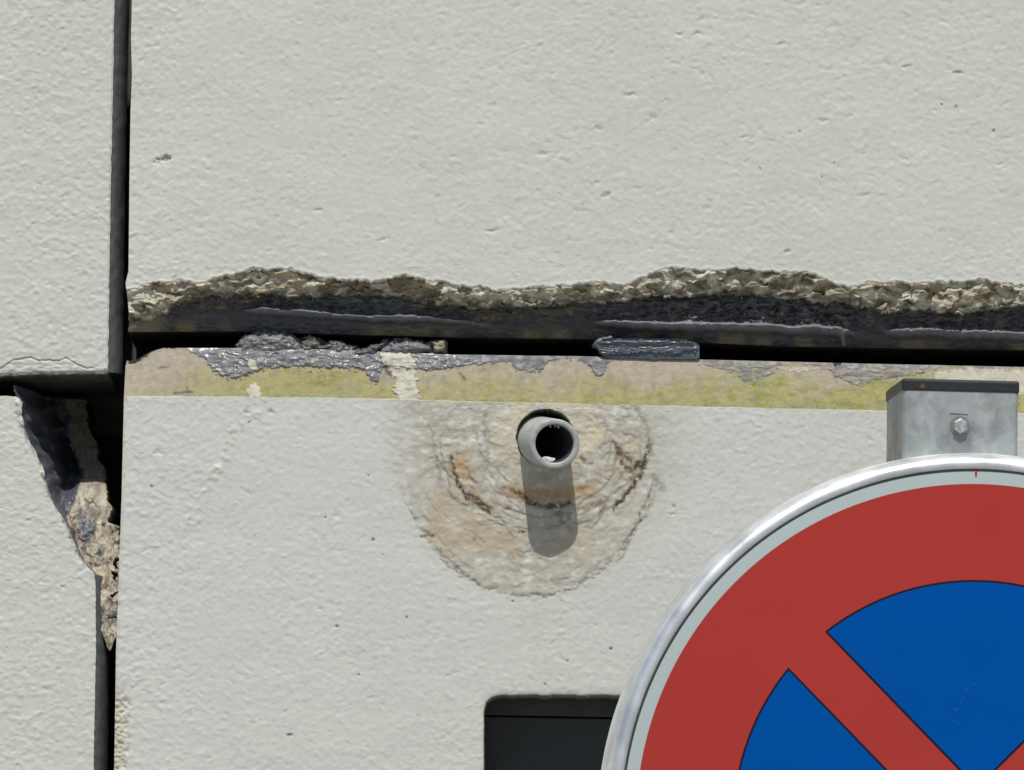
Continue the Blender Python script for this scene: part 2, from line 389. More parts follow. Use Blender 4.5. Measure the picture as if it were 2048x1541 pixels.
    lumpy = sst(1230, 1330, U) * sst(1760, 1680, U) + .7 * sst(1800, 1860, U) + .35 * sst(500, 560, U) * sst(900, 840, U)
    k1, k2, kid, kc = cells(qx / 22, qy / 13, 14, True)
    ytar = ytar - lumpy * (.0030 + .0045 * kc + .0030 * (kid - .5) + .0028 * fbm(U / 14, V / 9, 4, 85)) * np.clip(t2 * 3, 0, 1) * np.clip((1 - t2) * 4, 0, 1)
    yy = np.where(V > rg, ylow, ytar) - ridge - .013 * drip
    tc_ = np.ones(U.shape + (3,)) * np.array([.045, .046, .052])
    bluish = curve([(250,.2),(500,.8),(800,.9),(950,.2),(1150,.2),(1230,.9),(1450,1.),(1650,.9),(1700,.4),(1800,.6),(2048,.8)])(U)
    tc_ = mix(tc_, (.085, .09, .115), .8 * bluish * sst(-.3, .3, lump))
    tc_ = mix(tc_, (.12, .10, .065), .75 * (1 - bluish) * sst(-.3, .4, fbm(U / 60, V / 20, 4, 77)))
    tc_ = mix(tc_, (.13, .125, .12), .7 * lumpy * sst(-.1, .35, fbm(U / 16, V / 10, 4, 86)) * (V < rg))
    tc_ = mix(tc_, (.19, .155, .095), .8 * sst(.25, .6, fbm(U / 26, V / 12, 4, 78) * 1.6) * (V < rg - 6))
    tc_ = mix(tc_, (.22, .23, .255), np.clip(ridge / .008, 0, 1) + .8 * drip)  # lighter grey painted on the lip to strengthen its sunlit band
    tc_ = mix(tc_, (.21, .175, .10), sst(.2, .8, t3) * sst(-.25, .25, perlin(U / 55, V * 0, 79)) * .75 * (V > rg + 6))
    leftbare = sst(345, 300, U + 8 * perlin(U / 9, V / 9, 80))        # no tar beside the joint
    yy = np.where(V > tt, yy, ybreak); cc = np.where((V > tt)[..., None], tc_, bc)
    qq = np.where(V > tt, .42, .9)
    lb = (V > tt) * leftbare
    cc = mix(cc, (.33, .29, .21), lb * .85); cc = mix(cc, (.60, .57, .47), lb * stroke(U, V, [(255, 628), (275, 624), (300, 618)], 5, 3, 9)); qq = np.where(lb > .5, .9, qq)
    cc = mix(cc, (.55, .52, .42), .9 * stroke(U, V, [(253, 650), (268, 647)], 4, 2, 10))
    y = np.where(z1, yy, y); C = np.where(z1[..., None], cc, C); Q = np.where(z1, qq, Q)
    # smooth the class border rows slightly
    X, Z = p2w(U, V, 0)
    fcen = lambda a: .25 * (a[:-1, :-1] + a[1:, :-1] + a[:-1, 1:] + a[1:, 1:])
    dz = fcen(d); tz = fcen(V - tt)
    pan = grid_mesh('panel', X, y, Z, C, Q, dz < 0, M['paint'], wall)
    pan['label'] = 'large upper panel of white paint over a crumbled lower edge'
    grid_mesh('broken_edge', X, y, Z, C, Q, (dz >= 0) & (tz <= 0), M['broken'], pan)
    grid_mesh('tar_seal', X, y, Z, C, Q, (dz >= 0) & (tz > 0), M['tar'], pan)
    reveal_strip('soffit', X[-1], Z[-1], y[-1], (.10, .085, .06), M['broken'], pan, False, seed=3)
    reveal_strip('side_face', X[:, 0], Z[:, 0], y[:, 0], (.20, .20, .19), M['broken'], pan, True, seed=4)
upper_right()

# =================================================================== PANEL 2: lower right
PIPE_C = (1091, 876); PIPE_R = 58.
OPEN = (968, 1391, 1620, 2350, 34)          # u0, v0, u1, v1, corner radius
def rbox(U, V):
    u0, v0, u1, v1, r = OPEN
    cu, cv = (u0 + u1) / 2, (v0 + v1) / 2
    # outline follows the wall's own tilt
    Uc = U - .0 * V
    dx = np.abs(Uc - cu) - (u1 - u0) / 2 + r; dy = np.abs(V - cv) - (v1 - v0) / 2 + r
    return np.hypot(np.maximum(dx, 0), np.maximum(dy, 0)) + np.minimum(np.maximum(dx, dy), 0) - r
def lower_right():
    us = spaced([(0, 2.0), (1800, 2.0), (2300, 6), (2700, 40), (4200, 140), (9000,)])
    tr = spaced([(700, 1.0), (815, 2.0), (1620, 5), (1900, 30), (2600, 120), (5600,)])
    U0, V0 = np.meshgrid(us, tr)
    V = V0 + (B(U0 + 250) - 700) * sst(815, 700, V0) + 0 * U0
    U = U0 + 246 + (JR(V) - 246) * np.exp(-U0 / 500.)
    # map rows so that 800 sits on the ledge's lower arris
    f = F(U) + 1.3 * fbm(U / 26, U * 0, 4, 90)
    b_ = B(U)
    t = (V0 - 700) / 100.
    V = np.where(V0 <= 800, b_ + (f - b_) * t, V0 + (f - 800) * np.exp(-(V0 - 800) / 200.))
    h = wall_relief(U, V, 9)
    C = np.ones(U.shape + (3,)) * PAINT * np.array([1.0, 1.0, 1.01])
    C *= (1 + .014 * fbm(U / 26, V / 420, 3, 105) + .010 * fbm(U / 11, V / 9, 2, 106) + .018 * perlin(U / 90, V / 60, 101) + .015 * perlin(U / 300, V / 260, 102))[..., None]
    Q = np.full(U.shape, .6)
    big = [(303,973,3,3,.0012,0,.8),(746,1080,3.2,3.2,.0012,0,.8),(673,1253,3.5,3,.0012,0,.75),(1222,1298,3,3,.0012,0,.8),(1135,1323,3,2.5,.0012,0,.6),
           (579,1472,7,4,.0014,0,.55),(313,905,9,4,.0008,.5,.15),(1347,1012,3,4,.001,.8,.5),(494,824,6,4,.001,0,.4),(542,824,7,4,.001,-.4,.3),
           (1345,1029,8,3,.0007,.2,.1),(540,1455,3,3,.001,0,.3),(1090,1370,2.4,2.4,.001,0,.4)]
    pits(U, V, h, C, (265, 2080, 830, 1560), 210, 15, big)
    # pale flaking streak up to the ledge
    fl = stroke(U, V, [(505, 825), (470, 860), (440, 935), (400, 985), (385, 1040)], 13, 6, 21) * sst(-.1, .5, perlin(U / 14, V / 12, 103))
    h += .0006 * fl; C = mix(C, (.52, .50, .44), .35 * fl)
    C = mix(C, (.78, .77, .70), stroke(U, V, [(432, 936), (440, 938)], 6, 2, 22) * .9); h += .0012 * stroke(U, V, [(432, 936), (440, 938)], 6, 2, 22)
    # yellowish runs below the outlet
    C = mix(C, (.60, .55, .43), .30 * sst(-.5, .5, perlin(U / 24, V / 90, 104) + .4 * perlin(U / 9, V / 30, 107)) * np.exp(-((U - 1085) / 45.) ** 2) * sst(1180, 1230, V) * sst(1420, 1300, V))

    # ---- mineral crust and rust around the drain outlet
    wu = U + 7 * perlin(U / 40, V / 40, 110) + 3 * perlin(U / 14, V / 14, 111); wv = V + 7 * perlin(U / 40, V / 40, 112) + 3 * perlin(U / 14, V / 14, 113)
    def ell(cx, cy, rx, ry): return np.hypot((wu - cx) / rx, (wv - cy) / ry)
    ang = np.arctan2(V - 880, U - 1090)                # + is down
    outer = ell(1058, 868, 270, 324); mid = ell(1078, 870, 222, 196); inn = ell(1096, 862, 133, 158); cream = ell(1092, 858, 118, 72)
    halo = ell(1080, 880, 300, 300)
    n1 = fbm(U / 24, V / 20, 5, 114); n2 = fbm(U / 9, V / 8, 4, 115)
    lowm = sst(850, 990, V)
    crust = sst(1.01, .985, outer) * sst(900, 1030, V) + sst(1.14, .72, outer) * sst(1030, 900, V)
    C = mix(C, (.54, .515, .44), .55 * sst(1.14, .8, halo) * sst(-.6, .3, n1))
    C = mix(C, (.50, .46, .365), .72 * crust * sst(-.55, .2, n1))
    band1 = crust * sst(.94, 1.06, mid)
    C = mix(C, (.53, .43, .30), .85 * band1 * sst(-.30, .40, perlin(U / 70, V / 50, 116) + .25) * sst(1150, 1060, V) * sst(1230, 1130, U) * sst(880, 980, V) * sst(850, 930, U + .8 * (V - 960)))
    C = mix(C, (.44, .42, .36), .55 * stroke(U, V, [(820, 822), (860, 830), (880, 850), (868, 890), (872, 940), (890, 990)], 17, 8, 23) * sst(-.3, .2, n2))
    C = mix(C, (.44, .41, .34), .55 * stroke(U, V, [(1262, 818), (1285, 850), (1298, 900), (1296, 940)], 13, 6, 24) * sst(-.3, .2, n2))
    C = mix(C, (.46, .42, .34), .60 * sst(1.02, .9, mid) * lowm * sst(-.45, .2, n1))
    C = mix(C, (.62, .565, .435), .9 * sst(1.02, .96, cream) * sst(-.45, .0, n1))
    C = mix(C, (.69, .63, .44), .9 * np.exp(-(np.hypot((wu - 1185) / 24, (wv - 872) / 26)) ** 4))
    C = mix(C, (.44, .395, .31), .75 * stroke(U, V, [(1092, 945), (1096, 1000), (1100, 1105)], 38, 10, 67) * sst(-.6, .1, n1))  # brown stripe painted along the pipe's cast shadow to deepen it
    # rust
    C = mix(C, (.50, .32, .15), .85 * np.exp(-np.hypot((wu - 922) / 24, (wv - 932) / 30) ** 3) * sst(-.6, .05, n2))
    C = mix(C, (.50, .36, .20), .6 * stroke(U, V, [(925, 950), (950, 990), (975, 1015)], 13, 5, 66) * sst(-.4, .1, n2))
    C = mix(C, (.45, .27, .12), .9 * stroke(U, V, [(1022, 984), (1080, 990), (1130, 990), (1176, 978)], 15, 4, 25) * sst(-.6, -.05, n2))
    C = mix(C, (.50, .36, .20), .8 * np.exp(-np.hypot((wu - 1250) / 34, (wv - 920) / 36) ** 3) * sst(-.25, .25, n2))
    C = mix(C, (.50, .39, .26), .6 * stroke(U, V, [(935, 1030), (965, 1060), (1005, 1090)], 24, 8, 26) * sst(-.5, .2, n1))
    C = mix(C, (.34, .27, .20), .7 * np.exp(-np.hypot((wu - 1027) / 18, (wv - 1112) / 14) ** 3) * sst(-.3, .2, n2))
    C = mix(C, (.27, .24, .20), .6 * np.exp(-np.hypot((wu - 1122) / 20, (wv - 1032) / 18) ** 3) * sst(-.3, .2, n2))
    # bands of scale: thin scabs with broken dark rims, following warped rings about the outlet
    lowq = sst(830, 930, V)
    for k, (cx, cy, rx, ry, wd, al, col) in enumerate([
            (1094, 864, 124, 130, 2.6, .55, (.30, .25, .19)), (1092, 866, 138, 148, 2.2, .50, (.36, .31, .25)), (1088, 866, 160, 166, 2.8, .60, (.27, .22, .16)),
            (1086, 868, 178, 180, 2.2, .50, (.34, .30, .24)), (1080, 868, 200, 188, 3.0, .60, (.30, .25, .19)), (1076, 870, 218, 200, 2.6, .6, (.33, .29, .23)),
            (1062, 868, 240, 236, 2.0, .25, (.42, .38, .31)), (1058, 868, 270, 324, 2.8, .55, (.36, .33, .27)), (1058, 868, 258, 304, 2.0, .35, (.42, .39, .32))]):
        ww = 10 + 5 * (k % 3)
        su = U + ww * perlin(U / 60, V / 60, 300 + k) + 4 * perlin(U / 16, V / 16, 320 + k) + 1.6 * perlin(U / 5, V / 5, 330 + k)
        sv = V + ww * perlin(U / 60, V / 60, 340 + k) + 4 * perlin(U / 16, V / 16, 360 + k) + 1.6 * perlin(U / 5, V / 5, 370 + k)
        q = (np.hypot((su - cx) / rx, (sv - cy) / ry) - 1) * min(rx, ry)
        msk = sst(-.25, .20, perlin(U / 34, V / 34, 380 + k) + .12) * lowq * sst(300, 200, np.abs(U - 1070))
        if k >= 6: msk = msk * sst(920, 1010, V)
        ln = np.exp(-(q / wd) ** 2) * msk
        C = mix(C, col, al * 1.25 * ln); h = h - .00035 * ln + .00030 * sst(2, -2, q) * msk * np.exp(np.clip(q, -60, 0) / 26.)
    dark = lambda pts, wd, a, seed, col=(.10, .065, .04): (stroke(U, V, pts, wd, 3.0, seed), a, col)
    for m, a, col in [
        dark([(902, 912), (908, 948), (918, 972), (936, 996), (952, 1004), (968, 1018)], 4.2, 1., 31),
        dark([(938, 990), (958, 1000), (970, 1016), (978, 1024)], 4.5, .9, 32),
        dark([(1028, 984), (1046, 993), (1060, 1004), (1090, 1014), (1120, 1012), (1140, 1006)], 5.0, .95, 33),
        dark([(1300, 884), (1294, 905), (1289, 932), (1276, 960), (1256, 985), (1228, 1018)], 4.6, 1., 34),
        dark([(1230, 886), (1240, 905), (1246, 930), (1262, 943), (1280, 925)], 4.4, .85, 35),
        dark([(1256, 914), (1270, 934), (1286, 936)], 5, .8, 57),
        dark([(1146, 1012), (1170, 1020), (1196, 1008), (1208, 996)], 4.0, .65, 36, (.22, .16, .10)),
        dark([(1306, 965), (1290, 1012), (1280, 1036), (1266, 1065), (1246, 1090)], 2.4, .9, 37, (.17, .14, .11)),
        dark([(1246, 1090), (1222, 1116), (1190, 1132)], 2.0, .55, 38, (.30, .27, .22)),
        dark([(846, 1074), (854, 1071), (868, 1072)], 3.2, .95, 39, (.16, .14, .11)),
        dark([(876, 1098), (884, 1112), (905, 1128), (930, 1148)], 2.4, .85, 40, (.24, .21, .17)),
        dark([(1308, 955), (1316, 968), (1326, 978)], 6.5, .6, 41, (.28, .25, .2)),
        dark([(857, 850), (868, 880), (874, 930), (882, 960)], 2.8, .7, 42, (.32, .29, .24)),
        dark([(892, 850), (890, 900), (905, 940)], 2.4, .5, 43, (.38, .35, .29)),
        dark([(976, 820), (968, 850), (970, 880), (990, 895), (1004, 893)], 3.6, .7, 44, (.33, .30, .24)),
        dark([(1180, 828), (1206, 838), (1214, 858), (1208, 885), (1196, 905)], 3.4, .65, 45, (.36, .33, .28)),
        dark([(1165, 918), (1172, 928), (1184, 926)], 3.5, .85, 46, (.24, .19, .14)),
        dark([(1270, 815), (1285, 840), (1298, 870), (1302, 910)], 5, .6, 47, (.34, .31, .26)),
        dark([(1040, 1064), (1048, 1066)], 2.8, .9, 48), dark([(948, 1081), (954, 1076)], 3.0, .8, 49, (.22, .19, .15)),
        dark([(1118, 1022), (1122, 1044), (1134, 1048), (1140, 1028)], 4, .6, 60, (.20, .17, .14)),
        dark([(952, 868), (962, 900), (975, 940), (990, 968), (1012, 996), (1050, 1030)], 2.4, .65, 61, (.32, .28, .23)),
        dark([(960, 1030), (1000, 1052), (1043, 1066)], 2.2, .6, 63, (.32, .28, .23)),
        ]:
        m = np.clip(m * 1.35, 0, 1)
        C = mix(C, col, a * m * sst(-.45, -.05, n2)); h = h - .00045 * m * a
    rim = np.exp(-((outer - 1.0) / .014) ** 2) * sst(.05, .3, perlin(U / 7, V / 7, 118)) * sst(940, 1050, V)
    C = mix(C, (.36, .33, .26), .6 * rim); h -= .0005 * rim
    C = mix(C, (.51, .48, .40), .40 * np.exp(-((outer - .985) / .03) ** 2) * sst(930, 1000, V) * sst(-.3, .3, n1))
    # flaking plates, gentle except close to the outlet
    nt = fbm(U / 40, V / 30, 4, 180)
    plates = sst(-.02, .015, nt) + sst(.14, .175, nt) + sst(-.20, -.165, nt)
    inner = sst(1.06, .9, mid)
    h += crust * (.00018 + .00012 * inner) * plates + .00022 * crust * n1 + (.00010 + .00016 * inner) * crust * n2
    C = mix(C, (.38, .34, .27), .40 * crust * (.4 + .6 * inner) * (np.exp(-((nt + .005) / .016) ** 2) + np.exp(-((nt - .155) / .016) ** 2)) * sst(-.1, .25, perlin(U / 26, V / 26, 181)))
    y = -h
    # torn beige skin along the joint, low down
    edge = U - JR(V)
    es = sst(34, 12, edge + 12 * perlin(U / 12, V / 20, 130)) * sst(1360, 1420, V)
    C = mix(C, (.60, .54, .43), es * .8); y += es * .0016 * (1 + fbm(U / 9, V / 8, 3, 131) * 1.4)
    es2 = sst(7, 1, edge + 3 * perlin(U / 9, V / 20, 132)); y += es2 * .0007; C = mix(C, (.55, .52, .45), es2 * .4)

    # ---- sloping ledge on top
    led = V < f
    t = np.clip((V - b_) / (f - b_), 0, 1)
    yl = .0185 * (1 - t) - .0004 * fbm(U / 40, V / 25, 4, 140) - .0002 * fbm(U / 8, V / 7, 3, 141)
    lc = np.ones(U.shape + (3,)) * np.array([.40, .355, .28])
    lc *= (1 + .12 * fbm(U / 40, V / 18, 4, 142))[..., None]
    lc = mix(lc, (.43, .375, .295), .5 * sst(0, .5, perlin(U / 70, V / 30, 143)))
    agy = curve([(250,.2),(330,.45),(420,.75),(520,1.),(760,.95),(830,.8),(1000,.85),(1500,1.),(1770,1.1),(2048,1.)])(U)
    low = sst(.18, .90, t + .36 * fbm(U / 46, V / 22, 5, 144) + .30 * perlin(U / 130, V / 90, 147) + .12 * curve([(250,-1),(450,1.2),(700,1.2),(860,0),(1400,.2),(1560,1.3),(1800,.8),(2048,.8)])(U))
    lc = mix(lc, (.365, .335, .135), .85 * agy * low)
    lc = mix(lc, (.25, .26, .07), .75 * agy * low * sst(.0, .45, fbm(U / 34, V / 14, 5, 145, .65) * 1.5 + .10) * curve([(250,0),(450,.3),(600,.9),(720,.5),(900,.6),(1100,1.1),(1400,.9),(1600,1.1),(2048,1)])(U))
    lc = mix(lc, (.21, .19, .08), .6 * np.exp(-np.hypot((U - 650) / 34, (V - 755) / 18) ** 4) * sst(-.2, .2, n2))
    lc *= (1 + .10 * fbm(U / 9, V / 7, 4, 148) + .10 * fbm(U / 3.5, V / 3, 2, 149))[..., None]
    lc = mix(lc, (.30, .265, .205), .5 * sst(.05, .35, fbm(U / 18, V / 26, 4, 157)))
    lc = mix(lc, (.14, .13, .09), .7 * sst(.22, .42, fbm(U / 7, V / 5, 3, 146)) * sst(.9, 1., t))
    # dark nicks
    for pts, wd in [([(350, 786), (385, 785)], 3), ([(374, 772), (376, 785)], 2.2), ([(920, 744), (930, 758)], 3.6), ([(318, 735), (335, 730)], 1.6), ([(1178, 728), (1190, 735)], 3)]:
        m = stroke(U, V, pts, wd, 2, 26); lc = mix(lc, (.12, .11, .09), m * .85)
    # tar smeared down from the joint
    tb = TB(U) - 3 * sst(1000, 1200, U) + (7 + 6 * sst(1250, 1450, U)) * fbm(U / 15, V / 11, 5, 150, .62) + 2.5 * perlin(U / 4.5, V / 4.5, 151)
    tarm = sst(1.5, -1.5, V - tb)
    tarm = np.maximum(tarm, .9 * sst(.34, .44, fbm(U / 9, V / 8, 3, 152)) * sst(18, 2, V - tb) * (U > 400))
    tarm = np.where((U > 1562) & (U < 1660) & (V > 727), tarm * .3, tarm)
    tarm = tarm * (1 - sst(1250, 1420, U) * (.25 + .55 * sst(-.05, .25, fbm(U / 22, V / 9, 4, 158))))
    # raw white mortar patches
    mo = polydist(U, V, [(762, 702), (775, 700), (800, 698), (822, 708), (832, 722), (830, 745), (838, 790), (836, 803), (800, 803), (786, 785), (790, 760), (778, 735), (762, 715)], 6.5, 9, 3)
    mo2 = np.minimum(polydist(U, V, [(500, 712), (510, 722), (516, 740), (500, 738), (494, 724)], 3.5, 8, 4), polydist(U, V, [(502, 765), (520, 772), (522, 792), (500, 798), (494, 780)], 5, 8, 5))
    mo2 = np.minimum(mo2, polydist(U, V, [(1560, 733), (1640, 733), (1600, 742)], 4, 9, 6))
    mo2 = np.minimum(mo2, polydist(U, V, [(1872, 742), (1950, 734), (2048, 738), (2120, 742), (2120, 785), (1960, 790), (1880, 760)], 5, 12, 8))
    mort = sst(1.2, -1.2, mo); mort2 = sst(1, -1, mo2) * np.where(U > 1500, .8, 1.)
    tl = fbm(U / 10, V / 7, 4, 153)
    lc = mix(lc, (.165, .168, .180), tarm * (1 - mort))
    lc = mix(lc, (.10, .105, .12), tarm * sst(-.0, -.4, tl) * .7 * (1 - mort))
    lc = mix(lc, (.25, .22, .18), tarm * .6 * sst(.1, .35, fbm(U / 16, V / 8, 3, 154)) * (1 - mort))
    lq = np.where(tarm > .5, .30 + .3 * sst(-.2, .2, fbm(U / 20, V / 14, 3, 156)) + .2 * sst(900, 1000, U), .85)
    thick = curve([(250,0),(400,.2),(440,1),(600,1),(740,1),(900,.8),(1000,.3),(1190,.5),(1210,.5),(1230,0),(1400,.3),(1700,.6),(2048,.3)])(U)
    yl = yl - tarm * (.0006 + thick * (.0008 + .0018 * fbm(U / 16, V / 10, 3, 153))) * sst(0, .12, t + .02)
    lc = mix(lc, (.56, .535, .45), mort * (1 - .5 * sst(.1, .4, fbm(U / 12, V / 9, 4, 159)))); lc = mix(lc, (.55, .52, .42), mort2)
    yl = yl - (mort * (.0010 + .0014 * n1 + .0006 * n2)) * sst(1., .86, t) - mort2 * .0006 * sst(1., .8, t)
    lq = np.where((mort > .5) | (mort2 > .5), .9, lq)
    dk = stroke(U, V, [(760, 716), (772, 736), (782, 748)], 5, 3, 65) * (1 - mort); lc = mix(lc, (.05, .05, .05), dk * .8)
    # left end crumbles away at the joint
    le = sst(300, 262, U + 6 * perlin(V / 9, U / 9, 155)) * sst(.22, .0, t); yl += .012 * le; lc = mix(lc, (.28, .24, .18), le * .8)
    yl = np.where(t > .985, np.minimum(yl, .0006), yl)
    y = np.where(led, yl, y); C = np.where(led[..., None], lc, C); Q = np.where(led, lq, Q)

    # ---- holes
    dp = np.hypot(U - PIPE_C[0], (V - PIPE_C[1])) - PIPE_R - 1.5 * perlin(U / 14, V / 14, 160)
    do = rbox(U, V) - 2.2 * fbm(U / 24, V / 24, 4, 161)
    y += .0012 * np.exp(-np.clip(do, 0, 60) / 4.) * (do > -1.01)
    C = mix(C, (.60, .57, .48), .5 * np.exp(-np.clip(do, 0, 60) / 5.) * sst(-.3, .3, n2) * (do > -1.01))
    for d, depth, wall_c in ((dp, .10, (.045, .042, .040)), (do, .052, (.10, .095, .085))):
        step = 1.0
        gy, gx = np.gradient(d); gU = np.gradient(U, axis=1); gV = np.gradient(V, axis=0)
        dU = gx / np.maximum(gU, 1e-6); dV = gy / np.maximum(gV, 1e-6); g2_ = np.maximum(dU ** 2 + dV ** 2, .5); dU = dU / g2_; dV = dV / g2_
        near = (np.abs(d) < step) & (U < 2100) & (V < 1640) & (V > 815)
        U = np.where(near, U - dU * d, U); V = np.where(near, V - dV * d, V)
        ins = (d < 0) & ~near
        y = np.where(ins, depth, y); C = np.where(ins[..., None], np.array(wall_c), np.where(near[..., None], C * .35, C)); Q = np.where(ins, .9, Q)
    X, Z = p2w(U, V, 0)
    fcen = lambda a: .25 * (a[:-1, :-1] + a[1:, :-1] + a[:-1, 1:] + a[1:, 1:])
    fmax = lambda a: np.maximum(np.maximum(a[:-1, :-1], a[1:, :-1]), np.maximum(a[:-1, 1:], a[1:, 1:]))
    lz = fcen((V < f).astype(float)) > .5
    in_hole = (fmax(y) > .05) & (np.minimum(np.minimum(y[:-1, :-1], y[1:, :-1]), np.minimum(y[:-1, 1:], y[1:, 1:])) > .05)
    tz = (fcen(tarm) > .5) & lz; mz = (fcen(np.maximum(mort, mort2)) > .5) & lz; tz &= ~mz
    crz = (fcen(outer) < 1.0) & ~lz
    keep = ~in_hole
    pan = grid_mesh('panel', X, y, Z, C, Q, (~lz) & (~crz) & keep, M['paint'], wall)
    pan['label'] = 'lower white panel with the drain outlet and its mossy sloping ledge'
    cr = grid_mesh('stain_crust', X, y, Z, C, Q, crz & keep, M['stain'], pan); cr['label'] = 'rusty mineral crust around the drain outlet'
    lg = grid_mesh('ledge', X, y, Z, C, Q, lz & ~tz & ~mz, M['ledge'], pan); lg['label'] = 'beige ledge with yellow green algae'
    grid_mesh('tar_smear', X, y, Z, C, Q, tz, M['tar'], pan)
    grid_mesh('mortar_patch', X, y, Z, C, Q, mz, M['broken'], pan)
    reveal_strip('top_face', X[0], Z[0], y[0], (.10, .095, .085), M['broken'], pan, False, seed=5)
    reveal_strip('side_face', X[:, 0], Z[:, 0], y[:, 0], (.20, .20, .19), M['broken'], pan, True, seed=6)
lower_right()

# =================================================================== PANEL 3: upper left
def upper_left():
    us = spaced([(-6000, 140), (-1500, 40), (-500, 8), (-120, 2.0), (212, 1.0), (220,)])
    tr = spaced([(-3200, 120), (-700, 24), (-300, 6), (-60, 2.0), (700, 1.1), (750,)])
    U0, V0 = np.meshgrid(us, tr)
    U = U0 + (JLT(V0) - 220 + 1.6 * fbm(V0 / 22, V0 * 0 + 1, 4, 200)) * np.exp((U0 - 220) / 400.)
    bot = curve([(-6000, 640), (0, 752), (60, 750), (215, 747)])(U) + 2.5 * fbm(U / 16, U * 0, 4, 201)
    V = V0 + (bot - 750) * sst(500, 750, V0)
    h = wall_relief(U, V, 17)
    C = np.ones(U.shape + (3,)) * PAINT * np.array([.985, .985, .98])
    C *= (1 + .02 * perlin(U / 90, V / 60, 203))[..., None]
    Q = np.full(U.shape, .62)
    pits(U, V, h, C, (-60, 210, -40, 700), 55, 25, [(124, 33, 9, 5, .001, -.2, .3), (93, 527, 4, 2.5, .001, 0, .5), (110, 235, 5, 3, .001, 0, .4), (68, 130, 8, 3, .0009, -.2, .1)])
    y = -h
    # loose flake at the foot
    cl = curve([(-400, 738), (0, 738), (25, 722), (60, 715), (78, 722), (100, 721), (118, 722), (132, 716), (150, 727), (175, 738), (200, 733), (216, 735)])(U) + 2 * fbm(U / 8, U * 0, 3, 205)
    crack = np.exp(-((V - cl) / 1.6) ** 2) * sst(212, 170, U + 0 * V); C = mix(C, (.16, .15, .13), crack * .8); y += .0008 * crack
    fl = sst(0, 3, V - cl); y -= .0003 * fl * sst(750, 740, V); C = mix(C, (.50, .47, .40), .5 * fl * sst(-.3, .3, perlin(U / 16, V / 9, 208)))
    y += fl * .0007 * fbm(U / 14, V / 7, 4, 206)
    low = sst(-7, -1, V - bot); C = mix(C, (.27, .25, .21), low * sst(-.5, .1, perlin(U / 14, V / 8, 207))); y += low * .002
    rt = sst(4, 0, JLT(V) - U); y += rt * .0012; C = mix(C, (.5, .49, .44), rt * .3)
    X, Z = p2w(U, V, 0)
    a = (slice(None, None), slice(None, None))
    pan = grid_mesh('panel', X, y, Z, C, Q, np.ones((X.shape[0] - 1, X.shape[1] - 1), bool), M['paint'], wall)
    pan['label'] = 'upper left white panel with a cracked flaking foot'
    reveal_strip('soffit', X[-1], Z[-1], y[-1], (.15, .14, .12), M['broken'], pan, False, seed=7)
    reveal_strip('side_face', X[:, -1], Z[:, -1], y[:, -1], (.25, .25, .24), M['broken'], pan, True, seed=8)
upper_left()

# =================================================================== PANEL 4: lower left, corner broken away
ED = curve([(780, 30), (793, 36), (805, 46), (830, 44), (855, 50), (880, 58), (905, 72), (940, 88), (965, 92), (1000, 104), (1030, 122), (1060, 140), (1085, 148), (1110, 158),
            (1135, 176), (1145, 188), (1160, 191), (1300, 192), (1541, 187), (5600, 105)])
def lower_left():
    us = spaced([(-6000, 140), (-1500, 40), (-500, 8), (-160, 2.0), (180, 1.0), (190,)])
    tr = spaced([(793, 1.2), (1180, 2.0), (1620, 5), (1900, 30), (2600, 120), (5600,)])
    U0, V0 = np.meshgrid(us, tr)
    ed = ED(V0) + 4.0 * fbm(V0 / 16, V0 * 0 + 2, 4, 300) * sst(1200, 1100, V0) + 1.2 * fbm(V0 / 10, V0 * 0 + 5, 3, 301)
    U = U0 + (ed - 190) * np.where(U0 > -500, sst(-500, 190, U0), 0)
    top = curve([(-6000, 690), (-300, 786), (0, 792), (60, 795)])(U)
    V = V0 + (top + 2 * fbm(U / 14, U * 0, 3, 302) - 793) * sst(900, 793, V0)
    h = wall_relief(U, V, 23)
    C = np.ones(U.shape + (3,)) * PAINT * np.array([.99, .99, .985])
    C *= (1 + .02 * perlin(U / 90, V / 60, 303))[..., None]
    Q = np.full(U.shape, .62)
    pits(U, V, h, C, (-60, 170, 830, 1560), 50, 35, [(115, 1112, 3.5, 3, .001, 0, .6), (60, 1008, 8, 3, .0008, 0, .1)])
    y = -h
    rt = ed - U
    k = sst(1180, 1100, V)
    n = perlin(U / 9, V / 12, 304)
    e1 = np.exp(-rt / 3.); y += e1 * .0008
    e2 = k * sst(16, 2, rt + 9 * n); C = mix(C, (.50, .47, .40), e2 * .6); y += e2 * .0014 * (.6 + .6 * n)
    C = mix(C, (.10, .11, .135), k * sst(7, 1, rt + 5 * perlin(U / 6, V / 22, 305)) * sst(-.2, .25, perlin(U / 30, V / 30, 306)) * .8)
    # a pale torn scab at the corner and a loose chip
    for pts, wd in (([(38, 806), (42, 830), (46, 848)], 6), ([(86, 946), (92, 950)], 5), ([(126, 1020), (130, 1028)], 4)):
        m = stroke(U, V, pts, wd, 2.5, 27); y -= .0022 * m; C = mix(C, (.60, .575, .50), m)
    X, Z = p2w(U, V, 0)
    pan = grid_mesh('panel', X, y, Z, C, Q, np.ones((X.shape[0] - 1, X.shape[1] - 1), bool), M['paint'], wall)
    pan['label'] = 'lower left white panel with its upper corner broken away'
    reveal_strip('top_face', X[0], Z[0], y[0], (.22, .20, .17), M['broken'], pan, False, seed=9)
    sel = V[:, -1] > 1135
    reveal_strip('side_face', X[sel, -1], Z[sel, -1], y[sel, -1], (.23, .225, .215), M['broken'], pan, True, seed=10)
lower_left()

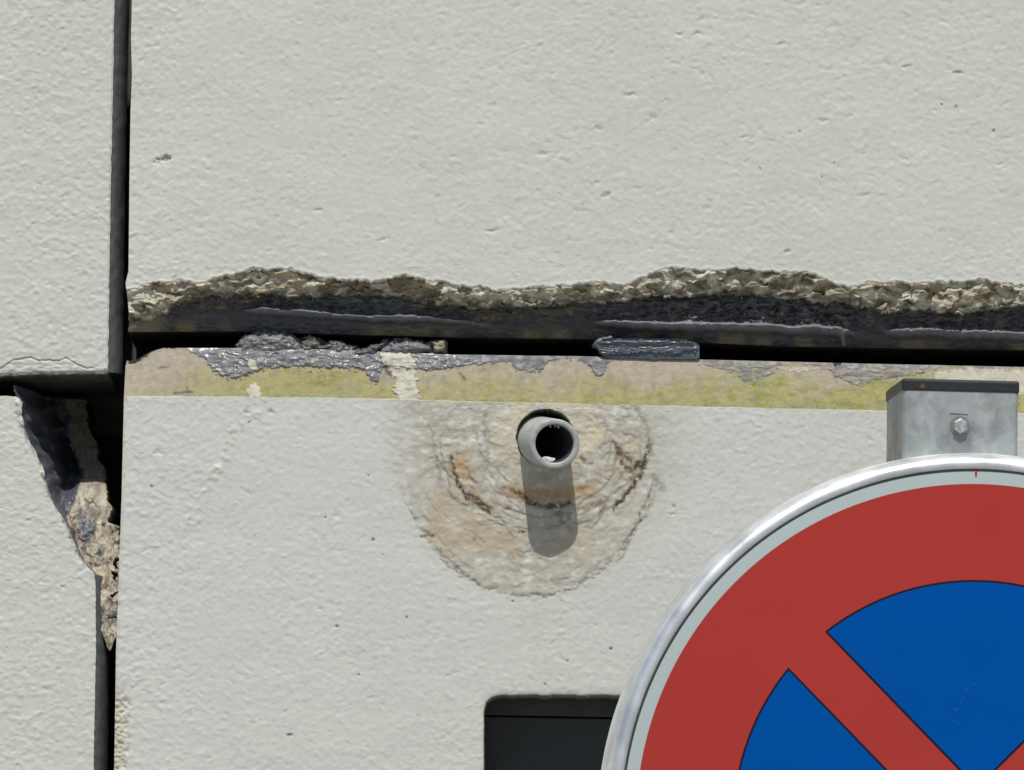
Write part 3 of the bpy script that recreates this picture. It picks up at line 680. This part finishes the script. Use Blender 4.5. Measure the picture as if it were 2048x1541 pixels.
# ---- broken flank of that corner, tarred above and patched with mortar below
def cavity():
    vs = spaced([(770, 1.2), (1318,)]); s = np.linspace(0, 1, 150)
    SS, V = np.meshgrid(s, vs)
    ed = ED(V) - 3.5
    right = JR(V) + 3
    U = ed + (right - ed) * SS
    D = curve([(770, .13), (800, .125), (850, .105), (900, .088), (940, .062), (960, .046), (990, .034), (1040, .024), (1100, .017), (1150, .011), (1200, .008), (1280, .007), (1320, .012)])(V)
    # deeper towards the open joint on the right
    slot = curve([(770, 150), (850, 172), (900, 188), (960, 206), (1010, 217), (1040, 218), (1048, 238), (1110, 240), (1320, 240)])(V)
    D = D + .09 * sst(0, 4, U - slot - 14 * fbm(V / 34, U * 0, 4, 401)) * sst(1120, 1060, V)
    # dark hollow left of the mortar column
    lh = curve([(770, 84), (830, 104), (880, 126), (930, 150), (960, 146), (1000, 132), (1060, 150), (1120, 170), (1320, 170)])(V)
    D = D + .04 * sst(10, -14, U - lh - 16 * fbm(V / 30, U / 40, 4, 415)) * sst(1010, 900, V)
    k = .0016
    flank = .0005 + (U - ed) * k * (1.15 + .5 * perlin(U / 30, V / 30, 402))
    f1, f2, cid = cells(U / 13, V / 17, 5)
    rough = .0042 * fbm(U / 24, V / 40, 5, 403) + .0016 * (cid - .5) + .0010 * fbm(U / 8, V / 12, 3, 404) + .004 * np.abs(perlin(U / 16, V / 60, 412))
    y = np.minimum(flank, D) - rough * sst(0, 8, U - ed)
    # small black holes by the joint
    hole = np.maximum.reduce([stroke(U, V, [(231, 1116), (228, 1126), (232, 1132)], 4.2, 3, 90), stroke(U, V, [(226, 1142), (231, 1150), (229, 1158)], 3.8, 3.5, 91), stroke(U, V, [(222, 1190), (236, 1183)], 2.2, 3, 92), stroke(U, V, [(218, 1236), (232, 1232)], 1.8, 3, 93)])
    y += .03 * sst(.35, .6, hole)
    y = np.maximum(y, .0012)
    C = np.ones(U.shape + (3,)) * np.array([.47, .415, .315])
    n = fbm(U / 14, V / 18, 4, 405)
    C = mix(C, (.60, .56, .47), .85 * sst(-.1, .3, n)); C = mix(C, (.24, .17, .10), .75 * sst(.05, .35, fbm(U / 14, V / 36, 4, 406))); C = mix(C, (.28, .28, .27), .7 * sst(.05, .3, fbm(U / 16, V / 44, 4, 414)))
    C *= (1 - .5 * np.exp(-(f2 - f1) / .05) * sst(-.1, .3, n))[..., None]
    td = (U - ed) + 8 * fbm(U / 12, V / 20, 4, 407)
    tw = curve([(770, 90), (850, 80), (900, 78), (960, 66), (1000, 46), (1030, 10), (1320, 0)])(V)
    tar = sst(2, -2, td - tw)
    tar = np.maximum(tar, sst(.6, -.6, np.hypot((U - 168) / 20, (V - 1052) / 40) + .5 * n - .9) * sst(-.3, .15, fbm(U / 9, V / 12, 3, 408) + .1))
    C = mix(C, (.080, .086, .105), tar); C = mix(C, (.16, .145, .12), tar * .7 * sst(.1, .35, fbm(U / 20, V / 24, 4, 413)))
    C = mix(C, (.13, .15, .19), tar * .8 * sst(.05, .3, fbm(U / 12, V / 40, 3, 409)) * sst(880, 960, V))
    C = mix(C, (.19, .16, .12), .85 * sst(985, 940, V) * (1 - tar)); C = mix(C, (.03, .028, .025), sst(-1, 3, U - slot - 14 * fbm(V / 34, U * 0, 4, 401)) * (V < 1060))  # shade painted into the upper mortar; open slot nearly black
    thin = sst(8, 2, U - ed) * sst(1010, 1060, V) * sst(1150, 1130, V); C = mix(C, (.13, .13, .14), thin * .8)
    Q = np.where(tar > .5, .45, .9)
    # torn foot of the mortar, a point
    foot = curve([(770, 0), (1140, 0), (1200, 0), (1250, 6), (1290, 16), (1305, 24), (1318, 34)])(V)
    keep = (U > ED(V) - 4 + foot * .75 + 2 * perlin(V / 6, U * 0, 410)) & (V < 1306 + 4 * perlin(U / 5, U * 0, 411) - np.abs(U - 219) * 2.6)
    keep &= ~((V > 1150) & (U < ED(V) + sst(1150, 1200, V) * 9))
    X, Z = p2w(U, V, 0)
    fcen = lambda a: .25 * (a[:-1, :-1] + a[1:, :-1] + a[:-1, 1:] + a[1:, 1:])
    kf = fcen(keep.astype(float)) > .9; tz = fcen(tar) > .5
    o = grid_mesh('mortar_filling', X, y, Z, C, Q, kf & ~tz, M['broken'], wall); o['label'] = 'crumbly beige mortar plugging the vertical joint'
    grid_mesh('tar_seal', X, y, Z, C, Q, kf & tz, M['tar'], o)
cavity()

def gasket(v0, v1, edge, wpx, seed):
    V, t = np.meshgrid(np.arange(v0, v1, 4.), np.linspace(0, 1, 12), indexing='ij')
    U = edge(V) - 1 + (wpx + 1.5 * fbm(V / 60, V * 0, 3, seed)) * t
    y = .004 + .030 * (1 - np.sqrt(np.clip(1 - t * t, 0, 1))) + .0008 * perlin(U / 8, V / 20, seed)
    C = np.ones(U.shape + (3,)) * np.array([.105, .11, .108]) * (1 + .25 * fbm(U / 12, V / 50, 3, seed + 1))[..., None]
    X, Z = p2w(U, V, 0)
    grid_mesh('joint_gasket', X, y, Z, C, np.full(U.shape, .6), np.ones((U.shape[0] - 1, U.shape[1] - 1), bool), M['ledge'], wall)
gasket(-700, 747, JLT, 26, 700)
gasket(1150, 2100, lambda v: ED(v), 25, 710)

# ---- dark core behind the panels, seen through the joints
bm = bmesh.new()
def box(bm, x0, x1, y0, y1, z0, z1):
    v = [bm.verts.new((x, y, z)) for x in (x0, x1) for y in (y0, y1) for z in (z0, z1)]
    for q in ((0, 1, 3, 2), (4, 6, 7, 5), (0, 4, 5, 1), (2, 3, 7, 6), (0, 2, 6, 4), (1, 5, 7, 3)): bm.faces.new([v[i] for i in q])
    return v
box(bm, -3.1, 3.9, THICK + .002, THICK + .20, .0, 4.2)
from_bm('wall_core', bm, plain('core_concrete', (.10, .095, .09), .9, var=.3, scale=20), wall)

# ---- small lumps: heightfield scabs sitting in the open joint
def scab(name, pts, y_front, y_back, colr, mat, parent, rough=3., seed=0, dome=10., amp=.002, q=.4, mixc=None, step=1.2):
    pts_ = np.array(pts, float)
    us = np.arange(pts_[:, 0].min() - 8, pts_[:, 0].max() + 8, step); vs = np.arange(pts_[:, 1].min() - 8, pts_[:, 1].max() + 8, step)
    U, V = np.meshgrid(us, vs)
    d = polydist(U, V, pts, rough, 17., seed)
    gy, gx = np.gradient(d, step); near = np.abs(d) < step
    U = np.where(near, U - gx * d, U); V = np.where(near, V - gy * d, V)
    ins = np.clip(-d / dome, 0, 1)
    n = fbm(U / 22, V / 13, 3, seed + 500) + .25 * perlin(U / 6, V / 5, seed + 501)
    y = y_back + (y_front - y_back) * np.sqrt(ins * (2 - ins)) - amp * n * ins
    C = np.ones(U.shape + (3,)) * np.array(colr)
    if mixc is not None: C = mix(C, mixc, sst(-.1, .3, fbm(U / 16, V / 10, 3, seed + 510)))
    C *= (1 + .3 * n)[..., None]
    X, Z = p2w(U, V, 0)
    fmx = np.maximum(np.maximum(d[:-1, :-1], d[1:, :-1]), np.maximum(d[:-1, 1:], d[1:, 1:]))
    return grid_mesh(name, X, y, Z, C, np.full(U.shape, q), fmx < step * .99, mat, parent)
LC = (.20, .205, .215)
scab('tar_lump', [(474, 672), (492, 662), (520, 655), (562, 655), (590, 664), (606, 680), (616, 706), (540, 714), (470, 712), (466, 690)], .0160, .034, LC, M['tar'], wall, 5, 1, 24, amp=.0025, mixc=(.14, .135, .13))
scab('tar_lump', [(592, 672), (612, 664), (634, 662), (642, 678), (655, 674), (680, 672), (694, 680), (716, 686), (712, 708), (600, 708)], .0185, .04, (.13, .125, .12), M['tar'], wall, 5, 2, 14, amp=.004, mixc=(.16, .14, .11))
scab('tar_lump', [(745, 704), (760, 686), (790, 668), (830, 672), (862, 676), (872, 708), (800, 714), (750, 714)], .0158, .036, LC, M['tar'], wall, 4, 3, 22, amp=.0025, mixc=(.14, .135, .13))
o = scab('mortar_lump', [(858, 676), (892, 670), (897, 690), (894, 706), (866, 706)], .0175, .05, (.34, .30, .22), M['broken'], wall, 3.5, 4, 12, q=.9)
scab('tar_lump', [(688, 704), (720, 690), (748, 680), (776, 670), (772, 690), (750, 712), (705, 714)], .0150, .04, (.11, .115, .13), M['tar'], wall, 4, 5, 12, amp=.003)
scab('tar_lump', [(1184, 688), (1190, 676), (1206, 668), (1224, 664), (1238, 668), (1226, 678), (1206, 684), (1196, 694)], .0140, .03, (.14, .145, .16), M['tar'], wall, 3, 6, 8)

# =================================================================== packing shim in the joint
sh = empty('plastic_shim', P(1295, 716, .03), 'black plastic packing shim smeared with tar, wedged in the horizontal seam', 'shim')
def local(o, bm):
    bmesh.ops.translate(bm, verts=bm.verts[:], vec=-Vector(o.location)); return bm
bm = bmesh.new()
def sheet(bm, outline, y0, y1, rs=None, jit=0.):
    """closed outline in photo pixels on plane y0 pushed back to y1"""
    a = [bm.verts.new(P(u, v, y0)) for u, v in outline]
    b = []
    for q in a: b.append(bm.verts.new((q.co.x, y1, q.co.z)))
    bm.faces.new(a); bm.faces.new(b[::-1]); n = len(a)
    for i in range(n): bm.faces.new([a[i], b[i], b[(i + 1) % n], a[(i + 1) % n]])
sheet(bm, [(1194, 684), (1212, 678), (1240, 677), (1372, 678), (1380, 683), (1394, 686), (1399, 692), (1399, 716), (1394, 719), (1320, 718), (1308, 721), (1296, 718), (1214, 716), (1200, 708)], .0160, .09)
bmesh.ops.triangulate(bm, faces=[f for f in bm.faces if len(f.verts) > 4])
from_bm('shim_block', local(sh, bm), plain('shim_plastic', (.10, .115, .135), .38, var=.35, scale=120, stretch=(.25, 1, 1.6), bump=1., bscale=260), sh)
# dragged tar film with ridges across its face
def film():
    U, V = np.meshgrid(np.arange(1186, 1398, 1.2), np.arange(672, 712, 1.2))
    o_ = [(1190, 690), (1196, 680), (1225, 676), (1330, 676), (1385, 681), (1396, 692), (1394, 706), (1370, 700), (1352, 707), (1300, 703), (1240, 708), (1204, 706)]
    d = polydist(U, V, o_, 2.5, 10, 30)
    s = V - .22 * (U - 1290) * np.where(U > 1290, -1, 1) * .6
    n = np.abs(perlin(U / 60, s / 4.2, 601)) + .5 * np.abs(perlin(U / 22, s / 3, 602))
    y = .0138 + .0018 * n - .0015 * np.exp(-((V - 681) / 4.) ** 2)
    y = np.where(d > -1.5, .0163, y)
    C = np.ones(U.shape + (3,)) * np.array([.10, .115, .14]); C = mix(C, (.19, .205, .235), sst(.25, .0, n) * .7)
    X, Z = p2w(U, V, 0)
    ok = np.maximum(np.maximum(d[:-1, :-1], d[1:, :-1]), np.maximum(d[:-1, 1:], d[1:, 1:])) < 0
    ob = grid_mesh('tar_film', X - sh.location.x, y - sh.location.y, Z - sh.location.z, C, np.full(U.shape, .33), ok, M['tar'], sh)
film()

# =================================================================== drain pipe
pc = P(1087, 884, 0.0); pe = P(1110, 888, -.0405)
axis = (pe - pc).normalized()
pipe = empty('drain_pipe', pc, 'short grey plastic drain pipe sticking out of the wall above its shadow', 'pipe')
def ring_tube(bm, c0, ax, prof, n=72, seed=0, wob=0.):
    """profile = [(along axis, radius)...] swept about ax"""
    ax = ax.normalized(); nn = (ax * .30 + Vector((.02, -1, 0)) * .70).normalized(); s = nn.cross(Vector((0, 0, 1))).normalized(); t = s.cross(nn)
    rings = []
    for (l, r) in prof:
        rings.append([bm.verts.new(c0 + ax * l + (s * math.cos(2 * PI * k / n) + t * math.sin(2 * PI * k / n)) * r * (1 + wob * math.sin(k * 1.7 + l * 900))) for k in range(n)])
    for a, b in zip(rings[:-1], rings[1:]):
        for k in range(n): bm.faces.new([a[k], a[(k + 1) % n], b[(k + 1) % n], b[k]])
    return rings
LP = (pe - pc).length
ro, ri = .0223, .0172
bm = bmesh.new()
ring_tube(bm, Vector((0, 0, 0)), axis, [(-.10, ro), (LP - .0012, ro), (LP - .0004, ro - .0004), (LP, ro - .0011), (LP, ri + .0012), (LP - .0005, ri + .0004), (LP - .0015, ri), (LP - .0032, ri - .0001)])
pp = from_bm('pipe_tube', bm, plain('grey_pvc', (.41, .425, .41), .42, var=.16, scale=120, bump=.25, bscale=500), pipe, True)
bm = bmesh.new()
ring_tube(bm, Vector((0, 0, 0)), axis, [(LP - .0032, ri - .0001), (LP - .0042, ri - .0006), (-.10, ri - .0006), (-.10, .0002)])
from_bm('dark_bore', bm, plain('bore_dark', (.035, .035, .042), .75, var=.4, scale=150, bump=.3), pipe, True)  # inside of the tube, coloured nearly black from just behind the lip
# dried crumbs: one on the lower lip, scraps at the upper lip
def pebble(r, seed, sx=1., sy=1., sz=1.):
    bm = bmesh.new(); bmesh.ops.create_icosphere(bm, subdivisions=2, radius=r)
    rs = random.Random(seed)
    for v in bm.verts:
        v.co *= rs.uniform(.78, 1.18); v.co.x *= sx; v.co.y *= sy; v.co.z *= sz
    return bm
white = plain('white_crumb', (.62, .62, .57), .9, var=.15, scale=300, bump=.6)
nn_ = Vector((.10, -1, .10)).normalized(); s_ = nn_.cross(Vector((0, 0, 1))).normalized(); t_ = s_.cross(nn_)
me0 = pebble(.0052, 3, 1.25, 1., .62)
o = from_bm('mortar_crumb', me0, white); o.location = pe - t_ * (ri - .0020) - s_ * -.0000 - axis * .0085 + Vector((-.0045, 0, 0))
tag(o, 'white crumb of mortar lying on the lower lip inside the drain pipe', 'crumb')
bm = bmesh.new()
for k, (dx, l, r_) in enumerate([(-.0035, .003, .0016), (.0005, .002, .0013), (.0038, .0035, .0018)]):
    b2 = pebble(r_, 20 + k, .7, 1, 1.3); 
    mt = Matrix.Translation(axis * (LP - l) + t_ * (ri - .0008) + Vector((dx, 0, 0)))
    me = bpy.data.meshes.new('tmp'); b2.transform(mt); b2.to_mesh(me); bm.from_mesh(me); b2.free(); bpy.data.meshes.remove(me)
from_bm('burr', bm, plain('pvc_burr', (.38, .39, .38), .5), pipe, False)

# =================================================================== recessed box behind the lower opening
bx = empty('recessed_box', P(1290, 1541, .05), 'dark grey metal box recessed in the opening partly hidden by the round sign', 'box')
dk = plain('dark_metal', (.028, .030, .030), .55, var=.12, scale=40, bump=.1)
bm = bmesh.new(); a = P(955, 1434.5, .045); b = P(1640, 2370, .045)
box(bm, a.x, b.x, .045, .060, b.z, a.z); from_bm('cover', local(bx, bm), dk, bx)
bm = bmesh.new(); a = P(955, 1380, .042); b = P(1640, 1429.5, .042)
box(bm, a.x, b.x, .041, .060, P(955, 1430, .042).z, a.z); from_bm('top_rail', local(bx, bm), plain('dark_rail', (.034, .036, .036), .5, var=.12, scale=40, bump=.1), bx)
bm = bmesh.new(); a = P(950, 1375, .06); b = P(1650, 2380, .06)
box(bm, a.x, b.x, .0605, .09, b.z, a.z); from_bm('back_plate', local(bx, bm), plain('back_metal', (.015, .015, .016), .7), bx)

# =================================================================== no stopping sign on its post
SY = -.60                                  # sign face plane
sgn_c = P(1944, 1651, SY)
YAW = R(4.6)
sg = empty('no_stopping_sign', (sgn_c.x, sgn_c.y + .05, 0), 'round red and blue no stopping sign with bright metal rim on galvanised post', 'sign', YAW)
SZ = sgn_c.z
K = (-CAMP[1] + SY) / DIST * S * 1.0        # metres per photo pixel at the sign
K = ((SY - CAMP[1]) / math.cos(PITCH)) / FPX
OX = Vector((0, -.05, SZ))                  # sign centre in the empty's frame
TILT = R(.75 - 1.0) * -1
def disc(bm, r, y, n=256):
    bm.faces.new([bm.verts.new((r * math.cos(2 * PI * k / n), y, r * math.sin(2 * PI * k / n))) for k in range(n)])
def sg_obj(name, bm, mat, smooth=False, parent=None):
    rot = Matrix.Rotation(-TILT, 4, 'Y')
    bm.transform(Matrix.Translation(OX) @ rot)
    return from_bm(name, bm, mat, parent or sg, smooth)
def film_mat(name, col, rough=.42, var=.03):
    m = plain(name, col, rough, var=var, scale=9, spec=.12, rvar=.05)
    return m
R_OUT = 744 * K; R_GR = 711 * K; R_RED = 681 * K; R_BL = 484.5 * K; HW = 55.5 * K; OL = 4.2 * K
# rim: rolled aluminium
bm = bmesh.new()
prof = [(R_GR - .0004, .0060), (R_GR, .0008), (R_GR + .0006, -.0006), (R_GR + .0018, -.0014), (R_GR + .0042, -.0017), (R_GR + .0070, -.0008), (R_GR + .0098, .0016), (R_GR + .0118, .0050),
        (R_OUT - .0006, .0085), (R_OUT - .0004, .0105), (R_OUT - .0014, .0120), (R_OUT - .0010, .0140), (R_OUT + .0006, .0155), (R_OUT + .0014, .0190), (R_OUT + .0018, .0300), (R_OUT + .0014, .0480), (R_OUT + .0004, .0560), (R_OUT - .0020, .0590), (R_OUT - .012, .0595)]
n = 256; rings = [[bm.verts.new((r * math.cos(2 * PI * k / n), y, r * math.sin(2 * PI * k / n))) for k in range(n)] for r, y in prof]
for a, b in zip(rings[:-1], rings[1:]):
    for k in range(n): bm.faces.new([a[k], b[k], b[(k + 1) % n], a[(k + 1) % n]])
alu = plain('rolled_aluminium', (.82, .84, .84), .42, metal=.72, var=.13, scale=34, stretch=(1, 1, 1), bump=.10, bscale=240, rvar=.09)
sg_obj('rim', bm, alu, True)
bm = bmesh.new(); disc(bm, R_GR - .0018, .0006)
n = 128
a = [bm.verts.new(((R_GR + .0005) * math.cos(2 * PI * k / n), .006, (R_GR + .0005) * math.sin(2 * PI * k / n))) for k in range(n)]; bm.faces.new(a)
sg_obj('sign_plate', bm, film_mat('white_film', (.50, .575, .56)))
bm = bmesh.new(); disc(bm, R_RED, .0003); sg_obj('red_disc', bm, film_mat('red_film', (.455, .046, .037)))
def seg_outline(rb, hw, nn=48):
    """upper quadrant between two 45 degree bars of half width hw"""
    a = math.asin(hw / rb); t0 = PI / 4 + a; t1 = 3 * PI / 4 - a
    pts = [(0, hw * math.sqrt(2))] + [(rb * math.cos(t0 + (t1 - t0) * i / nn), rb * math.sin(t0 + (t1 - t0) * i / nn)) for i in range(nn + 1)]
    return pts
m_blue = film_mat('blue_film', (.0, .087, .385)); setin(m_blue.node_tree.nodes['Principled BSDF'], 'Specular IOR Level', .04); m_line = film_mat('black_line', (.012, .012, .03))
for q in range(4):
    rq = Matrix.Rotation(q * PI / 2, 4, 'Y')
    bm = bmesh.new(); bm.faces.new([bm.verts.new((x, -.0001, z)) for x, z in seg_outline(R_BL, HW)]); bm.transform(rq); bs = sg_obj('blue_segment', bm, m_blue)
    bm = bmesh.new(); bm.faces.new([bm.verts.new((x, .0001, z)) for x, z in seg_outline(R_BL + OL, HW - OL)]); bm.transform(rq)
    sg_obj('outline', bm, m_line, False, bs)
# small marks: red registration tick and flecks
bm = bmesh.new(); 
tx = (1938 - 1944) * K
box(bm, tx - .0008, tx + .0008, .0002, .0013, R_GR - .0058, R_GR - .0002); sg_obj('red_tick', bm, film_mat('red_ink', (.45, .03, .05)))
bm = bmesh.new()
for (uu, vv, rr) in ((1841, 951, 3.2), (1803, 957, 2.0), (1886, 958, 2.2), (1824, 960, 1.6)):
    a = [bm.verts.new(((uu - 1944 + 1.3 * rr * math.cos(t)) * K, .0008, (1651 - vv + rr * .7 * math.sin(t + .6)) * K)) for t in np.linspace(0, 2 * PI, 9)[:-1]]; bm.faces.new(a)
sg_obj('dirt_fleck', bm, plain('dirt', (.16, .12, .09), .9))['kind'] = 'stuff'
bm = bmesh.new()
for (uu, vv, l, an) in ((1922, 1381, 1.5, 0), (1899, 1421, 3.5, -.9), (1913, 1400, 2.0, 1.2), (1911, 1407, 2, 1.3), (1897, 1444, 2, 0), (1936, 1370, 2, .6)):
    cx, cz = (uu - 1944) * K, (1651 - vv) * K; dx, dz = math.cos(an) * l * K, math.sin(an) * l * K; wdt = .00022
    nrm = Vector((-dz, 0, dx)).normalized() * wdt
    bm.faces.new([bm.verts.new((cx - dx + nrm.x, -.0004, cz - dz + nrm.z)), bm.verts.new((cx + dx + nrm.x, -.0004, cz + dz + nrm.z)), bm.verts.new((cx + dx - nrm.x, -.0004, cz + dz - nrm.z)), bm.verts.new((cx - dx - nrm.x, -.0004, cz - dz - nrm.z))])
sg_obj('scratch', bm, plain('scratch', (.04, .20, .52), .6))['kind'] = 'stuff'

# galvanised steel tube behind the sign
def galv():
    m, t, b = nodes('galvanised_steel'); L = t.links.new
    tc = t.nodes.new('ShaderNodeTexCoord')
    v1 = t.nodes.new('ShaderNodeTexNoise'); v1.inputs['Scale'].default_value = 38; v1.inputs['Detail'].default_value = 8; v1.inputs['Distortion'].default_value = .5
    mp = t.nodes.new('ShaderNodeMapping'); mp.inputs['Scale'].default_value = (1.1, 1, .75)
    v2 = t.nodes.new('ShaderNodeTexVoronoi'); v2.inputs['Scale'].default_value = 150
    n3 = t.nodes.new('ShaderNodeTexNoise'); n3.inputs['Scale'].default_value = 55; n3.inputs['Detail'].default_value = 3
    L(tc.outputs['Object'], mp.inputs[0]); L(mp.outputs[0], v1.inputs['Vector']); L(mp.outputs[0], n3.inputs['Vector'])
    va = t.nodes.new('ShaderNodeVectorMath'); va.operation = 'MULTIPLY_ADD'; va.inputs[1].default_value = (.02, .02, .02)
    L(n3.outputs['Color'], va.inputs[0]); L(tc.outputs['Object'], va.inputs[2]); L(va.outputs[0], v2.inputs['Vector'])
    cr = t.nodes.new('ShaderNodeValToRGB'); cr.color_ramp.elements[0].position = .30; cr.color_ramp.elements[1].position = .68
    cr.color_ramp.elements[0].color = (.21, .26, .255, 1); cr.color_ramp.elements[1].color = (.42, .49, .47, 1)
    L(v1.outputs['Fac'], cr.inputs[0])
    mx = t.nodes.new('ShaderNodeMix'); mx.data_type = 'RGBA'; mx.blend_type = 'MULTIPLY'; mx.inputs[0].default_value = .24
    L(cr.outputs[0], mx.inputs[6]); L(v2.outputs['Color'], mx.inputs[7])
    hs = t.nodes.new('ShaderNodeHueSaturation'); hs.inputs['Saturation'].default_value = .35; hs.inputs['Value'].default_value = 1.1; L(mx.outputs[2], hs.inputs['Color'])
    L(hs.outputs[0], b.inputs['Base Color']); b.inputs['Metallic'].default_value = .35; b.inputs['Roughness'].default_value = .5
    bp = t.nodes.new('ShaderNodeBump'); bp.inputs['Strength'].default_value = .1; bp.inputs['Distance'].default_value = .0005; L(v1.outputs['Fac'], bp.inputs['Height']); L(bp.outputs[0], b.inputs['Normal'])
    return m
gm = galv()
KP = K * 1.007
PX0 = (1800 - 1944) * KP; PX1 = (2033.5 - 1944) * KP     # post sides in the sign's frame
PD = .098; PY0 = -.05 + .040; PY1 = PY0 + PD           # front and back in the empty's frame
ztop = P(1920, 786, SY + .04).z
def tube(name, x0, x1, y0, y1, z0, z1, bev, mat, parent, seg=4):
    bm = bmesh.new(); box(bm, x0, x1, y0, y1, z0, z1)
    ed = [e for e in bm.edges if abs(e.verts[0].co.z - e.verts[1].co.z) > 1e-4]
    bmesh.ops.bevel(bm, geom=ed, offset=bev, segments=seg, affect='EDGES', profile=.5)
    return bm
bm = tube('post', PX0, PX1, PY0, PY1, .02, ztop + .002, .0035, gm, sg)
post = from_bm('post', bm, gm, sg)
bm = bmesh.new(); box(bm, PX0 - .0008, PX1 + .0008, PY0 - .0008, PY1 + .0008, ztop, ztop + .0108)
bmesh.ops.bevel(bm, geom=bm.edges[:], offset=.0022, segments=3, affect='EDGES', profile=.5)
cap = from_bm('cap', bm, plain('black_plastic', (.022, .022, .026), .45, var=.2, scale=90, bump=.1), post)
# orange fleck on the cap
bm = bmesh.new(); cx = (1839 - 1944) * KP; cz = ztop + .0028
bm.faces.new([bm.verts.new((cx - .0030, PY0 - .00105, cz)), bm.verts.new((cx + .0030, PY0 - .00105, cz)), bm.verts.new((cx + .0008, PY0 - .00105, cz + .0045)), bm.verts.new((cx - .0004, PY0 - .00105, cz + .0042))])
from_bm('orange_fleck', bm, plain('orange_fleck', (.11, .065, .03), .7, var=.3, scale=500), post)
# hexagonal bolt head on a washer, and a scribed line
def bolt(u, v):
    q = P(u, v, SY + .04); bxl = (u - 1944) * KP; bz = q.z
    bm = bmesh.new()
    rr = 14.0 * KP
    def ringv(r, y, n=6, ph=0.): return [bm.verts.new((bxl + r * math.cos(2 * PI * k / n + ph), y, bz + r * math.sin(2 * PI * k / n + ph))) for k in range(n)]
    a = ringv(rr * 1.1, PY0 - .0005, ph=.5); b = ringv(rr * 1.1, PY0 - .0038, ph=.5); c = ringv(rr * .86, PY0 - .0048, ph=.5)
    for p, r_ in ((a, b), (b, c)):
        for k in range(6): bm.faces.new([p[k], p[(k + 1) % 6], r_[(k + 1) % 6], r_[k]])
    bm.faces.new(c)
    bo = from_bm('bolt', bm, plain('zinc_bolt', (.50, .53, .50), .45, metal=.5, var=.25, scale=250, bump=.3), post)
    bm = bmesh.new(); n = 40; rings = []
    for r_, y in ((rr * 1.45, PY0 - .0001), (rr * 1.42, PY0 - .0007), (rr * .8, PY0 - .0009)):
        rings.append([bm.verts.new((bxl + r_ * math.cos(2 * PI * k / n), y, bz + r_ * math.sin(2 * PI * k / n))) for k in range(n)])
    for p, r_ in zip(rings[:-1], rings[1:]):
        for k in range(n): bm.faces.new([p[k], p[(k + 1) % n], r_[(k + 1) % n], r_[k]])
    from_bm('washer', bm, plain('washer', (.22, .24, .24), .5, metal=.4), post)
bolt(1916, 853)
bm = bmesh.new(); q = P(1916, 828, SY + .04); cx = (1915 - 1944) * KP
bm.faces.new([bm.verts.new((cx - .0082, PY0 - .0003, q.z + .0003)), bm.verts.new((cx + .0072, PY0 - .0003, q.z - .0003)), bm.verts.new((cx + .0072, PY0 - .0003, q.z - .0009)), bm.verts.new((cx - .0082, PY0 - .0003, q.z - .0004))])
from_bm('scribed_line', bm, plain('scribe', (.10, .11, .11), .7), post)
# clamps that hold the disc to the post
for zz in (SZ + .16, SZ - .16):
    bm = bmesh.new(); box(bm, PX0 - .004, PX1 + .004, -.05 + .0125, PY0 - .0005, zz - .015, zz + .015)
    from_bm('clamp', bm, gm, sg)

# =================================================================== ground
bm = bmesh.new()
v = [bm.verts.new(p) for p in ((-400, -800, 0), (400, -800, 0), (400, 400, 0), (-400, 400, 0))]; bm.faces.new(v)
g = from_bm('ground', bm, plain('paving', (.30, .29, .27), .9, var=.15, scale=3)); tag(g, kind='structure')
